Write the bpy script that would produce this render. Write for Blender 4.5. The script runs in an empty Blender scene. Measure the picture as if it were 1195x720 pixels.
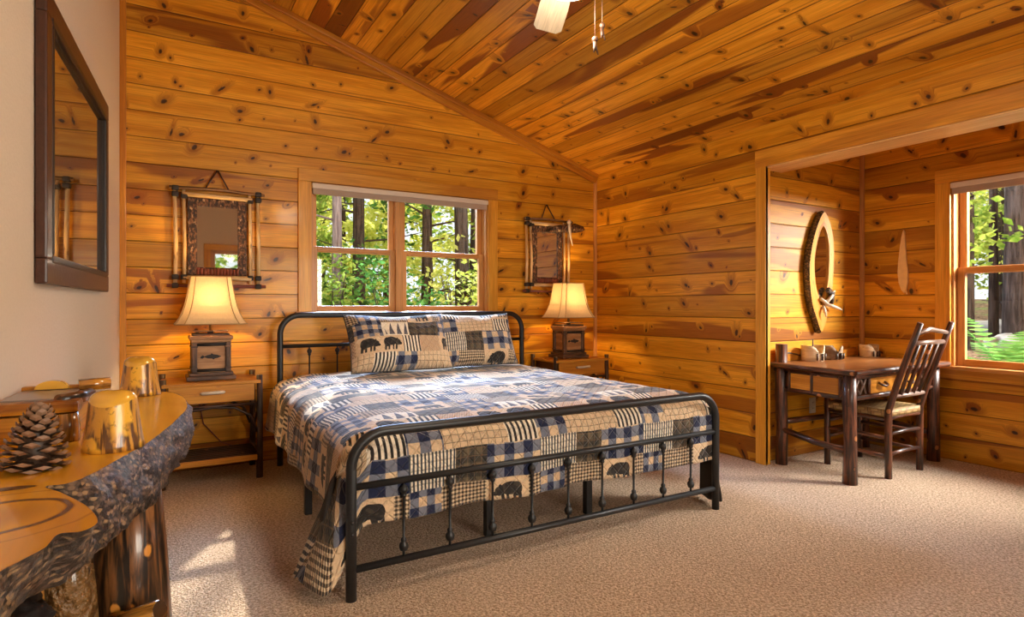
import bpy, bmesh, math, random
from mathutils import Vector, Matrix, noise as mnoise
R = math.radians
PI = math.pi
sc = bpy.context.scene
C = sc.collection
rnd = random.Random(7)

# ------------------------------------------------------------------ node expression helper
class Sv:
    """a scalar socket (or a number) inside a node tree"""
    def __init__(s, g, k): s.g, s.k = g, k
    def __add__(s, o): return s.g.m('ADD', s, o)
    __radd__ = __add__
    def __sub__(s, o): return s.g.m('SUBTRACT', s, o)
    def __rsub__(s, o): return s.g.m('SUBTRACT', o, s)
    def __mul__(s, o): return s.g.m('MULTIPLY', s, o)
    __rmul__ = __mul__
    def __truediv__(s, o): return s.g.m('DIVIDE', s, o)

class Gr:
    def __init__(s, name):
        s.mat = bpy.data.materials.new(name); s.mat.use_nodes = True
        s.nt = s.mat.node_tree; s.nt.nodes.clear()
        s.out = s.nt.nodes.new('ShaderNodeOutputMaterial')
        tc = s.nt.nodes.new('ShaderNodeTexCoord')
        s.uvs, s.obj = tc.outputs['UV'], tc.outputs['Object']
        sp = s.nt.nodes.new('ShaderNodeSeparateXYZ'); s.nt.links.new(s.uvs, sp.inputs[0])
        s.u, s.v = Sv(s, sp.outputs[0]), Sv(s, sp.outputs[1])
        sp = s.nt.nodes.new('ShaderNodeSeparateXYZ'); s.nt.links.new(s.obj, sp.inputs[0])
        s.x, s.y, s.z = (Sv(s, sp.outputs[i]) for i in range(3))
        oi = s.nt.nodes.new('ShaderNodeObjectInfo'); s.rand = Sv(s, oi.outputs['Random'])
    def put(s, sock, v):
        if isinstance(v, Sv): v = v.k
        if isinstance(v, bpy.types.NodeSocket): s.nt.links.new(v, sock)
        elif isinstance(v, (tuple, list)) and len(v) == 3 and sock.type == 'RGBA': sock.default_value = (*v, 1)
        else: sock.default_value = v
    def m(s, op, *a, clamp=False):
        n = s.nt.nodes.new('ShaderNodeMath'); n.operation = op; n.use_clamp = clamp
        for i, v in enumerate(a): s.put(n.inputs[i], v)
        return Sv(s, n.outputs[0])
    def fl(s, a): return s.m('FLOOR', a)
    def fr(s, a): return s.m('FRACT', a)
    def mn(s, a, b): return s.m('MINIMUM', a, b)
    def mx(s, a, b): return s.m('MAXIMUM', a, b)
    def lt(s, a, b): return s.m('LESS_THAN', a, b)
    def gt(s, a, b): return s.m('GREATER_THAN', a, b)
    def ab(s, a): return s.m('ABSOLUTE', a)
    def sq(s, a): return s.m('SQRT', a)
    def sin(s, a): return s.m('SINE', a)
    def rng(s, a, lo, hi): return s.gt(a, lo) * s.lt(a, hi)
    def ss(s, a, lo, hi, o0=0., o1=1.):
        n = s.nt.nodes.new('ShaderNodeMapRange'); n.interpolation_type = 'SMOOTHSTEP'
        for i, v in enumerate((a, lo, hi, o0, o1)): s.put(n.inputs[i], v)
        return Sv(s, n.outputs[0])
    def comb(s, x, y=0., z=0.):
        n = s.nt.nodes.new('ShaderNodeCombineXYZ')
        for i, v in enumerate((x, y, z)): s.put(n.inputs[i], v)
        return n.outputs[0]
    def noise(s, vec, scale=1., detail=2., rough=.5, dist=0.):
        n = s.nt.nodes.new('ShaderNodeTexNoise'); s.put(n.inputs['Vector'], vec)
        for k, v in (('Scale', scale), ('Detail', detail), ('Roughness', rough), ('Distortion', dist)): n.inputs[k].default_value = v
        return Sv(s, n.outputs[0])
    def white(s, vec):
        n = s.nt.nodes.new('ShaderNodeTexWhiteNoise'); n.noise_dimensions = '3D'; s.put(n.inputs['Vector'], vec)
        return Sv(s, n.outputs['Value'])
    def vor(s, vec, scale=1., feature='F1', out='Distance', r=1.):
        n = s.nt.nodes.new('ShaderNodeTexVoronoi'); n.feature = feature; s.put(n.inputs['Vector'], vec)
        n.inputs['Scale'].default_value = scale; n.inputs['Randomness'].default_value = r
        return n.outputs[out] if out == 'Color' else Sv(s, n.outputs[out])
    def mix(s, f, a, b):
        n = s.nt.nodes.new('ShaderNodeMix'); n.data_type = 'RGBA'
        s.put(n.inputs[0], f); s.put(n.inputs[6], a); s.put(n.inputs[7], b)
        return n.outputs[2]
    def mul(s, f, a, b):
        n = s.nt.nodes.new('ShaderNodeMix'); n.data_type = 'RGBA'; n.blend_type = 'MULTIPLY'
        s.put(n.inputs[0], f); s.put(n.inputs[6], a); s.put(n.inputs[7], b)
        return n.outputs[2]
    def grey(s, v):
        n = s.nt.nodes.new('ShaderNodeCombineColor')
        for i in range(3): s.put(n.inputs[i], v)
        return n.outputs[0]
    def bump(s, h, strength=.3, dist=.01):
        n = s.nt.nodes.new('ShaderNodeBump'); n.inputs['Strength'].default_value = strength
        n.inputs['Distance'].default_value = dist; s.put(n.inputs['Height'], h)
        return n.outputs[0]
    def bsdf(s, col, rough=.5, normal=None, coat=0., metal=0., spec=.5, sheen=0., coat_rough=.1):
        b = s.nt.nodes.new('ShaderNodeBsdfPrincipled')
        s.put(b.inputs['Base Color'], col); s.put(b.inputs['Roughness'], rough); s.put(b.inputs['Metallic'], metal)
        b.inputs['Coat Weight'].default_value = coat; b.inputs['Coat Roughness'].default_value = coat_rough
        b.inputs['Specular IOR Level'].default_value = spec; b.inputs['Sheen Weight'].default_value = sheen
        if normal is not None: s.put(b.inputs['Normal'], normal)
        return b
    def done(s, shader):
        s.nt.links.new(shader.outputs[0] if hasattr(shader, 'outputs') else shader, s.out.inputs[0]); return s.mat
    def node(s, t, **k):
        n = s.nt.nodes.new(t)
        for a, b in k.items(): s.put(n.inputs[a], b)
        return n

# ------------------------------------------------------------------ materials
def pine(name, w, light, mid, dark, seed=0., groove=True, rough=.40, coat=.08, contrast=1., knots=1., vgroove=.02):
    g = Gr(name)
    u, v = g.u, g.v
    p = v * (1. / w) + seed
    row = g.fl(p); fv = g.fr(p)
    if not groove:
        row = g.fl(g.rand * 97. + seed); 
    r1 = g.white(g.comb(row, seed + 1.3, .5)); r2 = g.white(g.comb(row, seed + 7.1, 2.5))
    # knots: one candidate per cell along the plank
    core = None
    for (f, rmin, rmax, prob, so, asp) in ((1.9, .008, .019, .75 * knots, 0., .62), (4.3, .003, .009, .46 * knots, 31., .75), (1.3, .007, .013, .44 * knots, 57., .28)):
        cu = u * f + r1 * 17. + so
        cell = g.fl(cu)
        a1 = g.white(g.comb(cell, row, seed + so)); a2 = g.white(g.comb(cell + 51.3, row, seed + so)); a3 = g.white(g.comb(cell, row + 77.7, seed + so))
        dx = (g.fr(cu) - (a1 * .6 + .2)) * (1. / f)
        dy = (fv - (a2 * .7 + .15)) * w
        th = a3 * 2.2 + .2
        cs, sn = g.m('COSINE', th), g.sin(th)
        ex = dx * cs + dy * sn; ey = dy * cs - dx * sn
        d = g.sq(ex * ex * asp * asp + ey * ey) + (g.noise(g.comb(u * 55., v * 55., so), 1., 2.) - .5) * .009
        rad = a1 * (rmax - rmin) + rmin
        on = g.lt(a2 * .6 + a3 * .4, prob)
        c1 = g.ss(d, rad * .5, rad, 1., 0.) * on
        h1 = g.ss(d, rad * .8, rad * 3.6, 1., 0.) * on
        core = (c1, h1) if core is None else (g.mx(core[0], c1), g.mx(core[1], h1))
    knot, halo = core
    warp = halo * .9
    gr = g.noise(g.comb(u * 1.1 + r1 * 41., v * 16. + warp, row * 3.7), 1., 3., .55, .6)
    fine = g.noise(g.comb(u * 5. + r2 * 20., v * 170. + warp * 12., row), 1., 2., .6)
    broad = g.noise(g.comb(u * .55 + r2 * 33., v * 5. + warp * .5, row * 1.9 + 4.), 1., 2., .5, .8)
    col = g.mix(g.ss(gr, .32, .68), light, mid)
    lines = g.noise(g.comb(u * .8 + r1 * 9., v * 62. + warp * 5., row * 2.3), 1., 2., .5, .5)
    streak = g.ss(broad, .51, .58) * g.ss(r1, .15, .6) * .82 * contrast
    col = g.mix(streak, col, dark)
    col = g.mix(g.ss(lines, .57, .70) * .5 * contrast, col, dark)
    col = g.mul(1., col, g.grey(g.ss(fine, .2, .8, 1.16, .80)))
    col = g.mul(1., col, g.grey(r2 * .46 * contrast + (1. - .26 * contrast)))
    col = g.mix(halo * .55, col, (dark[0] * .8, dark[1] * .7, dark[2] * .5))
    col = g.mix(knot * .92, col, (.028, .010, .004))
    hgt = fine * .06 - knot * .15
    if groove:
        e = g.mn(fv, 1. - fv) * w
        gv = g.ss(e, .0008, .0062, 0., 1.)
        col = g.mix(g.ss(e, .0006, .0030, .85, 0.), col, (.05, .016, .004))
        hgt = hgt + gv * 1.1
        ro = g.noise(g.comb(u * 3., v * 3., 0.), 1., 2.) * .2 + (rough - .1)
    else:
        ro = rough
    return g.done(g.bsdf(col, ro, g.bump(hgt, .8, .006), coat=coat, spec=.35))

PL, PM, PD = (.82, .390, .028), (.65, .258, .008), (.30, .080, .005)
M = {}
M['wall'] = pine('knotty pine wall boards', .172, PL, PM, PD, 3.)
M['wall2'] = pine('knotty pine side boards', .172, PL, PM, PD, 11.)
M['wall3'] = pine('knotty pine alcove boards', .172, PL, PM, PD, 23.)
M['ceil'] = pine('pine ceiling boards', .125, (.80, .37, .032), (.62, .24, .010), (.25, .066, .005), 5., contrast=1.25, knots=.8)
M['trim'] = pine('pine trim', .6, (.80, .39, .045), (.66, .28, .020), (.42, .14, .018), 2., groove=False, contrast=.6, knots=.25)
M['trim_d'] = pine('darker pine moulding', .6, (.66, .28, .025), (.50, .18, .012), (.34, .10, .008), 8., groove=False, contrast=.6, knots=.2)
M['sash'] = pine('window sash pine', .6, (.66, .32, .10), (.55, .24, .06), (.40, .15, .03), 4., groove=False, contrast=.4, knots=.05)
M['soffit'] = pine('pine soffit with painted glare', .6, (.86, .58, .28), (.76, .46, .18), (.55, .28, .09), 17., groove=False, contrast=.4, knots=.2)  # paler than the other trim: window glare is put into the board colour
M['honey'] = pine('honey board', .6, (.72, .32, .04), (.58, .22, .02), (.32, .09, .01), 9., groove=False, contrast=.7, knots=.5)
M['shelf'] = pine('dark brown board', .6, (.20, .075, .02), (.13, .045, .012), (.07, .025, .008), 13., groove=False)
M['desktop'] = pine('brown desk board', .6, (.36, .15, .045), (.27, .10, .03), (.16, .055, .015), 6., groove=False, rough=.28)

def simple(name, col, rough=.5, metal=0., coat=0., nscale=0., namp=.2, bumps=0., spec=.5, bd=.003):
    g = Gr(name); c = col; nrm = None
    if nscale:
        n = g.noise(g.obj, nscale, 3.)
        c = g.mul(1., col, g.grey(n * (2 * namp) + (1. - namp)))
        if bumps: nrm = g.bump(n, bumps, bd)
    return g.done(g.bsdf(c, rough, nrm, coat=coat, metal=metal, spec=spec))

M['white'] = simple('textured white plaster', (.69, .59, .465), .85, nscale=90., namp=.05, bumps=.4)
M['iron'] = simple('black iron', (.013, .013, .014), .42, nscale=40., namp=.3, bumps=.1)
M['blackbind'] = simple('dark lashing', (.016, .010, .008), .6, nscale=120., namp=.4, bumps=.6)
M['bone'] = simple('bleached antler', (.62, .52, .40), .45, nscale=30., namp=.2)
M['brass'] = simple('aged brass', (.30, .17, .06), .35, metal=.9)
M['plate'] = simple('ivory plastic', (.75, .70, .58), .4)
M['dark_gap'] = simple('dark slot', (.02, .015, .012), .6)
M['blind'] = simple('taupe blind cloth', (.42, .32, .25), .8, nscale=200., namp=.05)
M['blindrail'] = simple('cream blind cassette', (.72, .62, .50), .5)
M['wax'] = simple('dark candle well', (.03, .02, .015), .5)
M['pale_frame'] = simple('pale floor sheen', (.5, .4, .3), .5)

def carpet():
    g = Gr('beige loop carpet')
    n1 = g.noise(g.comb(g.x * 1., g.y * 1., 0.), 210., 2., .6)
    n2 = g.noise(g.comb(g.x * .75 + g.y * .5, g.y * .85 - g.x * .4, 3.), 92., 2., .6, .4)
    n3 = g.noise(g.comb(g.x, g.y, 9.), 2.5, 2.)
    v = g.vor(g.comb(g.x, g.y, 0.), 120.)
    t = n1 * .35 + n2 * .65
    col = g.mix(g.ss(t, .36, .64), (.40, .245, .13), (.88, .67, .48))
    col = g.mul(1., col, g.grey(n3 * .22 + .89))
    return g.done(g.bsdf(col, .95, g.bump(t * .8 + (1. - v) * .5, 1., .02), spec=.1, sheen=.2))
M['carpet'] = carpet()

def log_mat(name, base, light, knot, rough=.35, coat=.4, spots=1., streak=30., ks=(9., 6.)):
    """peeled or barked log: u along the log, v around it (metres)"""
    g = Gr(name)
    o = g.rand * 53.
    n = g.noise(g.comb(g.u * 5. + o, g.v * streak, g.rand * 9.), 1., 4., .6, .4)
    n2 = g.noise(g.comb(g.u * 3. + o, g.v * 12., 4.), 1., 2.)
    col = g.mix(g.ss(n, .40, .66), base, light)
    col = g.mul(1., col, g.grey(n2 * .7 + .65))
    vd = g.vor(g.comb(g.u * ks[0] + o, g.v * ks[1], 1.), 1.) + (g.noise(g.comb(g.u * 40., g.v * 40., 1.), 1., 2.) - .5) * .12
    k = g.ss(vd, .10, .15, 1., 0.) * spots
    ring = g.ss(g.ab(vd - .18), .0, .03, 1., 0.) * spots
    col = g.mix(k * .9, col, knot)
    col = g.mix(ring * .6, col, (base[0] * .4, base[1] * .4, base[2] * .4))
    return g.done(g.bsdf(col, rough, g.bump(n, .35, .004), coat=coat))
M['hick'] = log_mat('dark hickory bark', (.028, .010, .006), (.19, .060, .024), (.52, .20, .06), rough=.42, coat=.22, streak=55., ks=(8., 9.))
M['hick_pale'] = log_mat('worn hickory', (.16, .08, .05), (.50, .36, .30), (.52, .25, .1), spots=.4)
M['twigdark'] = log_mat('dark twig', (.022, .010, .006), (.09, .035, .016), (.35, .14, .05), rough=.5, coat=.1, spots=.5)
M['twigbrown'] = log_mat('brown twig', (.14, .06, .02), (.42, .22, .08), (.06, .03, .01), rough=.5, coat=.1, spots=.6)
M['twigpale'] = log_mat('pale peeled twig', (.70, .42, .16), (.90, .64, .32), (.16, .06, .02), rough=.5, coat=.1, spots=.7, ks=(7., 20.))
M['twigred'] = log_mat('reddish twig', (.16, .035, .02), (.30, .08, .04), (.05, .02, .01), rough=.45, coat=.2, spots=.3)
M['logleg'] = log_mat('dark varnished log', (.012, .007, .004), (.24, .095, .028), (.70, .28, .04), rough=.32, coat=.3, streak=36., ks=(7., 9.))
M['logpeel'] = log_mat('varnished peeled log', (.07, .028, .008), (.62, .27, .04), (.75, .36, .05), rough=.2, coat=.8, streak=26., ks=(3., 5.))

def stumpbark():
    g = Gr('patchy peeled bark')
    n = g.noise(g.comb(g.u * 5. + g.rand * 9., g.v * 28., 2.), 1., 4., .6, .5); n2 = g.noise(g.comb(g.u * 9., g.v * 9. + g.rand * 5., 6.), 1., 2.)
    n3 = g.noise(g.comb(g.u * 60., g.v * 60., 1.), 1., 2.)
    col = g.mix(g.ss(n, .46, .56), (.12, .055, .022), (.62, .30, .045))
    col = g.mix(g.ss(n2, .55, .60), col, (.84, .46, .045))
    col = g.mix(g.ss(n3, .58, .7) * .5, col, (.07, .03, .015))
    return g.done(g.bsdf(col, .3, g.bump(n, .5, .004), coat=.15))
M['stumpbark'] = stumpbark()
def slab():
    g = Gr('varnished slab top')
    x, y = g.x, g.y
    n = g.noise(g.comb(x * 3., y * 1.1, 0.), 1., 3., .5, .6)
    fine = g.noise(g.comb(x * 70., y * 4., 2.), 1., 2.)
    col = g.mix(g.ss(n, .3, .7), (.86, .44, .030), (.66, .28, .012))
    col = g.mul(1., col, g.grey(fine * .2 + .9))
    w = (g.noise(g.comb(x * 6., y * 6., 5.), 1., 2.) - .5) * .05
    dx = (x + .05) * .95; dy = (y + .545) * 1.05
    d = g.sq(dx * dx + dy * dy) + w
    ring = g.ss(g.ab(d - .10), .002, .011, 1., 0.)
    ring2 = g.ss(g.ab(d - .155), .0, .006, .4, 0.)
    col = g.mix(g.ss(d, .02, .10, .5, 0.), col, (.38, .13, .02))
    col = g.mix(g.mx(ring, ring2) * .88, col, (.10, .025, .006))
    ex = (x + .06) * 1. + (y + .345) * .4; ey = (y + .345) * 2.6
    inc = g.ss(g.sq(ex * ex + ey * ey) + w * .5, .035, .045, 1., 0.)
    col = g.mix(inc * .9, col, (.06, .02, .008))
    return g.done(g.bsdf(col, .22, None, coat=.3, coat_rough=.06))
M['slab'] = slab()

def bark():
    g = Gr('rough grey brown bark')
    wx = g.noise(g.obj, 30., 2.) * .02
    fl_ = g.nt.nodes.new('ShaderNodeTexVoronoi'); g.put(fl_.inputs['Vector'], g.comb(g.x * 74. + wx * 60., g.y * 74., g.z * 120.)); fl_.inputs['Scale'].default_value = 1.
    sp = g.node('ShaderNodeSeparateColor'); g.nt.links.new(fl_.outputs['Color'], sp.inputs[0]); rc = Sv(g, sp.outputs[0]); rc2 = Sv(g, sp.outputs[1])
    n = g.noise(g.comb(g.x * 110., g.y * 110., g.z * 150.), 1., 4., .65)
    n2 = g.noise(g.comb(g.x * 11., g.y * 11., g.z * 18.), 1., 3.)
    col = g.mix(g.ss(rc * .55 + n2 * .45, .36, .70), (.020, .012, .009), (.20, .125, .080))
    col = g.mix(g.gt(rc2, .84) * .85, col, (.42, .26, .12))
    col = g.mix(g.ss(n, .60, .72) * .55, col, (.40, .31, .25))
    col = g.mix(g.ss(Sv(g, fl_.outputs['Distance']), .42, .62) * .6, col, (.014, .008, .006))
    return g.done(g.bsdf(col, .38, g.bump(n * .5 + rc * .7, 1., .02), coat=.35))
M['bark'] = bark()

def treebark(name, a, b):
    g = Gr(name)
    n = g.noise(g.comb(g.u * 3., g.v * 26., g.rand * 7.), 1., 4., .6)
    return g.done(g.bsdf(g.mix(g.ss(n, .35, .65), a, b), .9, g.bump(n, .8, .03), spec=.1))
M['trunk_grey'] = treebark('grey tree bark', (.16, .12, .13), (.36, .29, .30))
M['trunk_dark'] = treebark('dark tree bark', (.025, .018, .014), (.085, .06, .046))
M['trunk_brown'] = treebark('brown tree bark', (.03, .022, .018), (.10, .075, .065))

def leaf(name, a, b, tr=.6):
    g = Gr(name)
    n = g.noise(g.obj, 1.7, 3.); n2 = g.noise(g.obj, 14., 1.)
    col = g.mix(g.ss(n * .5 + n2 * .5, .38, .62), a, b)
    d = g.node('ShaderNodeBsdfDiffuse', Color=col); t = g.node('ShaderNodeBsdfTranslucent', Color=col)
    mx = g.node('ShaderNodeMixShader'); mx.inputs[0].default_value = tr
    g.nt.links.new(d.outputs[0], mx.inputs[1]); g.nt.links.new(t.outputs[0], mx.inputs[2])
    return g.done(mx)
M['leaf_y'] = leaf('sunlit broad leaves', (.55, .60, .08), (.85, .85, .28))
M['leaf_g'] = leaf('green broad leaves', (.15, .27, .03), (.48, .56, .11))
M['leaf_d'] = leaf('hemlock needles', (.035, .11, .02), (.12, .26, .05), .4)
M['fern'] = leaf('fern green', (.10, .25, .05), (.22, .42, .10), .4)

def forest_floor():
    g = Gr('leaf litter')
    n = g.noise(g.obj, 3., 4., .7); n2 = g.noise(g.obj, 22., 3., .7)
    col = g.mix(g.ss(n2, .35, .65), (.07, .035, .02), (.30, .19, .11))
    col = g.mix(g.ss(n, .52, .62) * .7, col, (.14, .24, .05))
    return g.done(g.bsdf(col, .95, g.bump(n2, 1., .05), spec=.1))
M['litter'] = forest_floor()
M['stone'] = simple('grey stone', (.28, .25, .22), .85, nscale=9., namp=.35, bumps=.6, bd=.03)

def shade_mat():
    g = Gr('linen lamp shade')
    w = g.noise(g.comb(g.u * 220., g.v * 30., 0.), 1., 1.); w2 = g.noise(g.comb(g.u * 30., g.v * 220., 0.), 1., 1.)
    col = g.mul(1., (.68, .50, .29), g.grey((w + w2) * .22 + .78))
    d = g.node('ShaderNodeBsdfDiffuse', Color=col); t = g.node('ShaderNodeBsdfTranslucent', Color=col)
    mx = g.node('ShaderNodeMixShader'); mx.inputs[0].default_value = .11
    g.nt.links.new(d.outputs[0], mx.inputs[1]); g.nt.links.new(t.outputs[0], mx.inputs[2])
    return g.done(mx)
M['shade'] = shade_mat()
M['shadetrim'] = simple('shade piping', (.42, .26, .10), .7)

def emit(name, col, s):
    g = Gr(name); e = g.node('ShaderNodeEmission', Color=(*col, 1)); e.inputs[1].default_value = s
    return g.done(e)
M['bulb'] = emit('lit bulb', (1., .72, .36), 5.)
M['bowl'] = emit('lit glass bowl', (1., .86, .66), 3.)

def glass():
    g = Gr('window glass')
    t = g.node('ShaderNodeBsdfTransparent'); gl = g.node('ShaderNodeBsdfGlossy'); gl.inputs['Roughness'].default_value = .01
    lw = g.node('ShaderNodeLayerWeight'); lw.inputs[0].default_value = .5; fr = g.m('POWER', Sv(g, lw.outputs['Facing']), 5.) * .85 + .035
    mx = g.node('ShaderNodeMixShader')
    g.put(mx.inputs[0], fr); g.nt.links.new(t.outputs[0], mx.inputs[1]); g.nt.links.new(gl.outputs[0], mx.inputs[2])
    return g.done(mx)
M['glass'] = glass()
M['mirror'] = simple('mirror glass', (.80, .78, .74), .02, metal=1.)

def picture_glass():
    g = Gr('picture behind reflecting glass')
    n = g.noise(g.obj, 3., 3.)
    col = g.mix(n, (.05, .03, .015), (.16, .09, .035))
    d = g.node('ShaderNodeBsdfDiffuse', Color=col); gl = g.node('ShaderNodeBsdfGlossy'); gl.inputs['Roughness'].default_value = .015
    mx = g.node('ShaderNodeMixShader'); mx.inputs[0].default_value = .68
    g.nt.links.new(d.outputs[0], mx.inputs[1]); g.nt.links.new(gl.outputs[0], mx.inputs[2])
    return g.done(mx)
M['picture'] = picture_glass()
M['oak'] = simple('dark oak frame', (.060, .019, .008), .45, coat=.1, nscale=60., namp=.4, bumps=.25)
M['oak_inner'] = simple('near black liner', (.02, .012, .008), .5, coat=.05)
M['lampwood'] = log_mat('lamp base wood', (.05, .022, .012), (.17, .08, .038), (.2, .1, .05), rough=.5, coat=.1, spots=.2)
M['lamppanel'] = log_mat('lamp panel wood', (.30, .14, .05), (.46, .24, .10), (.2, .1, .05), rough=.5, coat=.1, spots=.2)  # lightened so lamplight on the cap and sides is in the colour
def barkstrip():
    g = Gr('dark bark strip')
    n = g.noise(g.comb(g.x * 60., g.y * 60., g.z * 34.), 1., 4., .6); n2 = g.noise(g.obj, 25., 2.)
    col = g.mix(g.ss(n, .44, .60), (.022, .009, .005), (.20, .085, .035)); col = g.mix(g.ss(n * .6 + n2 * .4, .56, .64), col, (.5, .34, .2))
    return g.done(g.bsdf(col, .55, g.bump(n, 1., .012)))
M['barkframe'] = barkstrip()
M['birch'] = log_mat('birch bark', (.58, .44, .27), (.78, .64, .44), (.10, .04, .02), rough=.6, coat=0., spots=.9, ks=(14., 20.))
M['birchdark'] = log_mat('dark birch bark', (.10, .05, .025), (.45, .32, .2), (.03, .015, .01), rough=.6, coat=0., spots=.8, ks=(16., 20.))
M['cone'] = simple('pine cone scale', (.055, .028, .015), .5, nscale=50., namp=.5)
M['conetip'] = simple('pale cone tip', (.26, .145, .08), .55, nscale=70., namp=.35)
M['stump_top'] = simple('polished end grain', (.78, .42, .05), .12, coat=.9, nscale=20., namp=.12)
M['boxlid'] = simple('slate grey inlay', (.21, .165, .14), .3, coat=.2)
M['boxwood'] = pine('rich varnished box wood', .6, (.70, .32, .03), (.52, .18, .015), (.20, .055, .008), 15., groove=False, rough=.3, coat=.25)
M['blade'] = pine('pale fan blade', .6, (.74, .64, .48), (.66, .54, .38), (.5, .38, .24), 19., groove=False, contrast=.3, knots=.9)
M['paddle'] = simple('pale carved wood', (.90, .62, .28), .4, nscale=25., namp=.15)
M['burl'] = simple('knobbly burl', (.20, .10, .03), .35, coat=.5, nscale=45., namp=.8, bumps=1., bd=.03)

def weave():
    g = Gr('woven splint seat')
    u, v = g.u * (1. / .022), g.v * (1. / .022)
    diag = g.fr((g.fl(u) + g.fl(v)) * .25)
    over = g.lt(diag, .5)
    fu, fv = g.ab(g.fr(u) - .5), g.ab(g.fr(v) - .5)
    edge = g.mx(fu * over, fv * (1. - over))
    n = g.white(g.comb(g.fl(u * .25), g.fl(v), 0.))
    col = g.mix(over, (.50, .33, .14), (.34, .20, .075))
    col = g.mul(1., col, g.grey(n * .4 + .75))
    col = g.mix(g.ss(edge, .36, .48), col, (.06, .03, .015))
    return g.done(g.bsdf(col, .5, g.bump(1. - edge, .7, .004)))
M['weave'] = weave()

def quilt():
    g = Gr('printed patchwork quilt')
    P = .63
    wob = (g.noise(g.comb(g.u * 7., g.v * 7., 1.), 1., 1.) - .5) * .008
    U, V = g.u + wob, g.v + wob
    tan, cream, navy, blue, char, olive, brown = (.72, .52, .32), (.88, .77, .60), (.012, .018, .055), (.17, .18, .225), (.022, .018, .016), (.12, .092, .055), (.25, .15, .08)
    vv = V + .03
    rowblock = g.fl(vv * (1. / .64))
    X = g.fr(U * (1. / P) + rowblock * .37 + .2); Yv = g.fr(vv * (1. / .64)) * .64
    def G2(per, a, b, c):
        s1 = g.lt(g.fr(U * (1. / per)), .5); s2 = g.lt(g.fr(V * (1. / per)), .5)
        col = g.mix(s1 + s2 - s1 * s2, a, b); return g.mix(s1 * s2, col, c)
    tex = g.noise(g.comb(U * 30., V * 30., 0.), 1., 2.)
    ging = G2(.098, tan, blue, navy)
    ging2 = G2(.074, (.66, .46, .28), blue, navy)
    stripes = g.mix(g.ss(g.ab(g.fr(U * (1. / .026)) - .5), .22, .30), cream, char)
    stripesV = g.mix(g.ss(g.ab(g.fr(V * (1. / .026)) - .5), .22, .30), cream, char)
    fs = g.ss(g.ab(g.fr(U * (1. / .0165)) - .5), .2, .3)
    fine = g.mix(fs, cream, (.05, .06, .075)); 
    fine = g.mix(g.lt(g.fr(V * (1. / .03)), .25) * .35, fine, char)
    lines = g.mx(g.lt(g.fr(U * (1. / .034)), .1), g.lt(g.fr(V * (1. / .034)), .1))
    window = g.mix(lines * .7, tan, olive)
    check = G2(.0175, (.74, .58, .38), (.30, .21, .13), char)
    plaid = G2(.06, olive, (.055, .045, .032), (.03, .026, .022)); plaid = g.mix(lines * .5, plaid, brown)
    hound = g.mix(g.lt(g.fr(U * (1. / .012) + g.fl(V * (1. / .012)) * .5), .5), (.66, .45, .27), (.42, .27, .16))
    def bear(x0, x1, y0, y1, flip=False):
        bx = (X - x0) * (1. / (x1 - x0)); by = (Yv - y0) * (1. / (y1 - y0))
        if flip: bx = 1. - bx
        def ell(cx, cy, rx, ry):
            dx, dy = (bx - cx) * (1. / rx), (by - cy) * (1. / ry); return g.lt(dx * dx + dy * dy, 1.)
        m_ = g.mx(ell(.55, .60, .34, .24), ell(.19, .52, .13, .17))
        m_ = g.mx(m_, ell(.09, .44, .09, .08)); m_ = g.mx(m_, ell(.22, .70, .05, .07)); m_ = g.mx(m_, ell(.74, .56, .17, .26))
        for a, b in ((.26, .36), (.42, .50), (.63, .72), (.79, .90)):
            m_ = g.mx(m_, g.rng(bx + (by - .3) * .12, a, b) * g.rng(by, .12, .56))
        return m_
    bcol = g.mix(g.gt(tex, .55) * .6, char, (.07, .055, .04))
    col = window
    def band(y0, y1, cells):
        nonlocal col
        my = g.rng(Yv, y0, y1)
        for a, b, c in cells: col = g.mix(my * g.rng(X, a, b), col, c)
    # rows from the hem upwards
    band(0., .13, ((0., .33, tan), (.33, .43, check), (.43, .66, ging2), (.66, 1.01, check)))
    col = g.mix(bear(.05, .30, .0, .13), col, bcol)
    band(.13, .28, ((0., .43, ging), (.43, .76, fine), (.76, 1.01, plaid)))
    band(.28, .40, ((0., .17, window), (.17, .42, stripes), (.42, .68, ging), (.68, 1.01, window)))
    band(.40, .52, ((0., .52, tan), (.52, .74, stripes), (.74, 1.01, hound)))
    col = g.mix(g.mx(bear(.02, .25, .40, .53, True), bear(.27, .50, .40, .53, True)), col, bcol)
    band(.52, .645, ((0., .30, ging2), (.30, .62, cream), (.62, 1.01, plaid)))
    trees = g.rng(X, .33, .60) * g.rng(Yv, .53, .635) * g.lt(g.ab(g.fr(X * (1. / .09)) - .5), (.64 - Yv) * 3.4)
    col = g.mix(trees * .9, col, navy)
    seam = g.mx(g.lt(g.ab(Yv - .13), .0022), g.mx(g.lt(g.ab(Yv - .28), .0022), g.lt(g.ab(Yv - .40), .0022)))
    wv = g.noise(g.comb(U * 400., V * 60., 0.), 1., 1.) + g.noise(g.comb(U * 60., V * 400., 0.), 1., 1.)
    col = g.mul(1., col, g.grey(wv * .45 + .55))
    st = g.mn(g.ab(g.fr((U + V) * 17.) - .5), g.ab(g.fr((U - V) * 17.) - .5))
    h = g.ss(st, 0., .14) + tex * .5 - seam * .5
    return g.done(g.bsdf(col, .82, g.bump(h, .8, .006), spec=.25, sheen=.25))
M['quilt'] = quilt()
M['binding'] = simple('charcoal quilt backing', (.035, .028, .024), .85, nscale=60., namp=.3)
M['mattress'] = simple('mattress ticking', (.6, .55, .48), .9)

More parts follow.
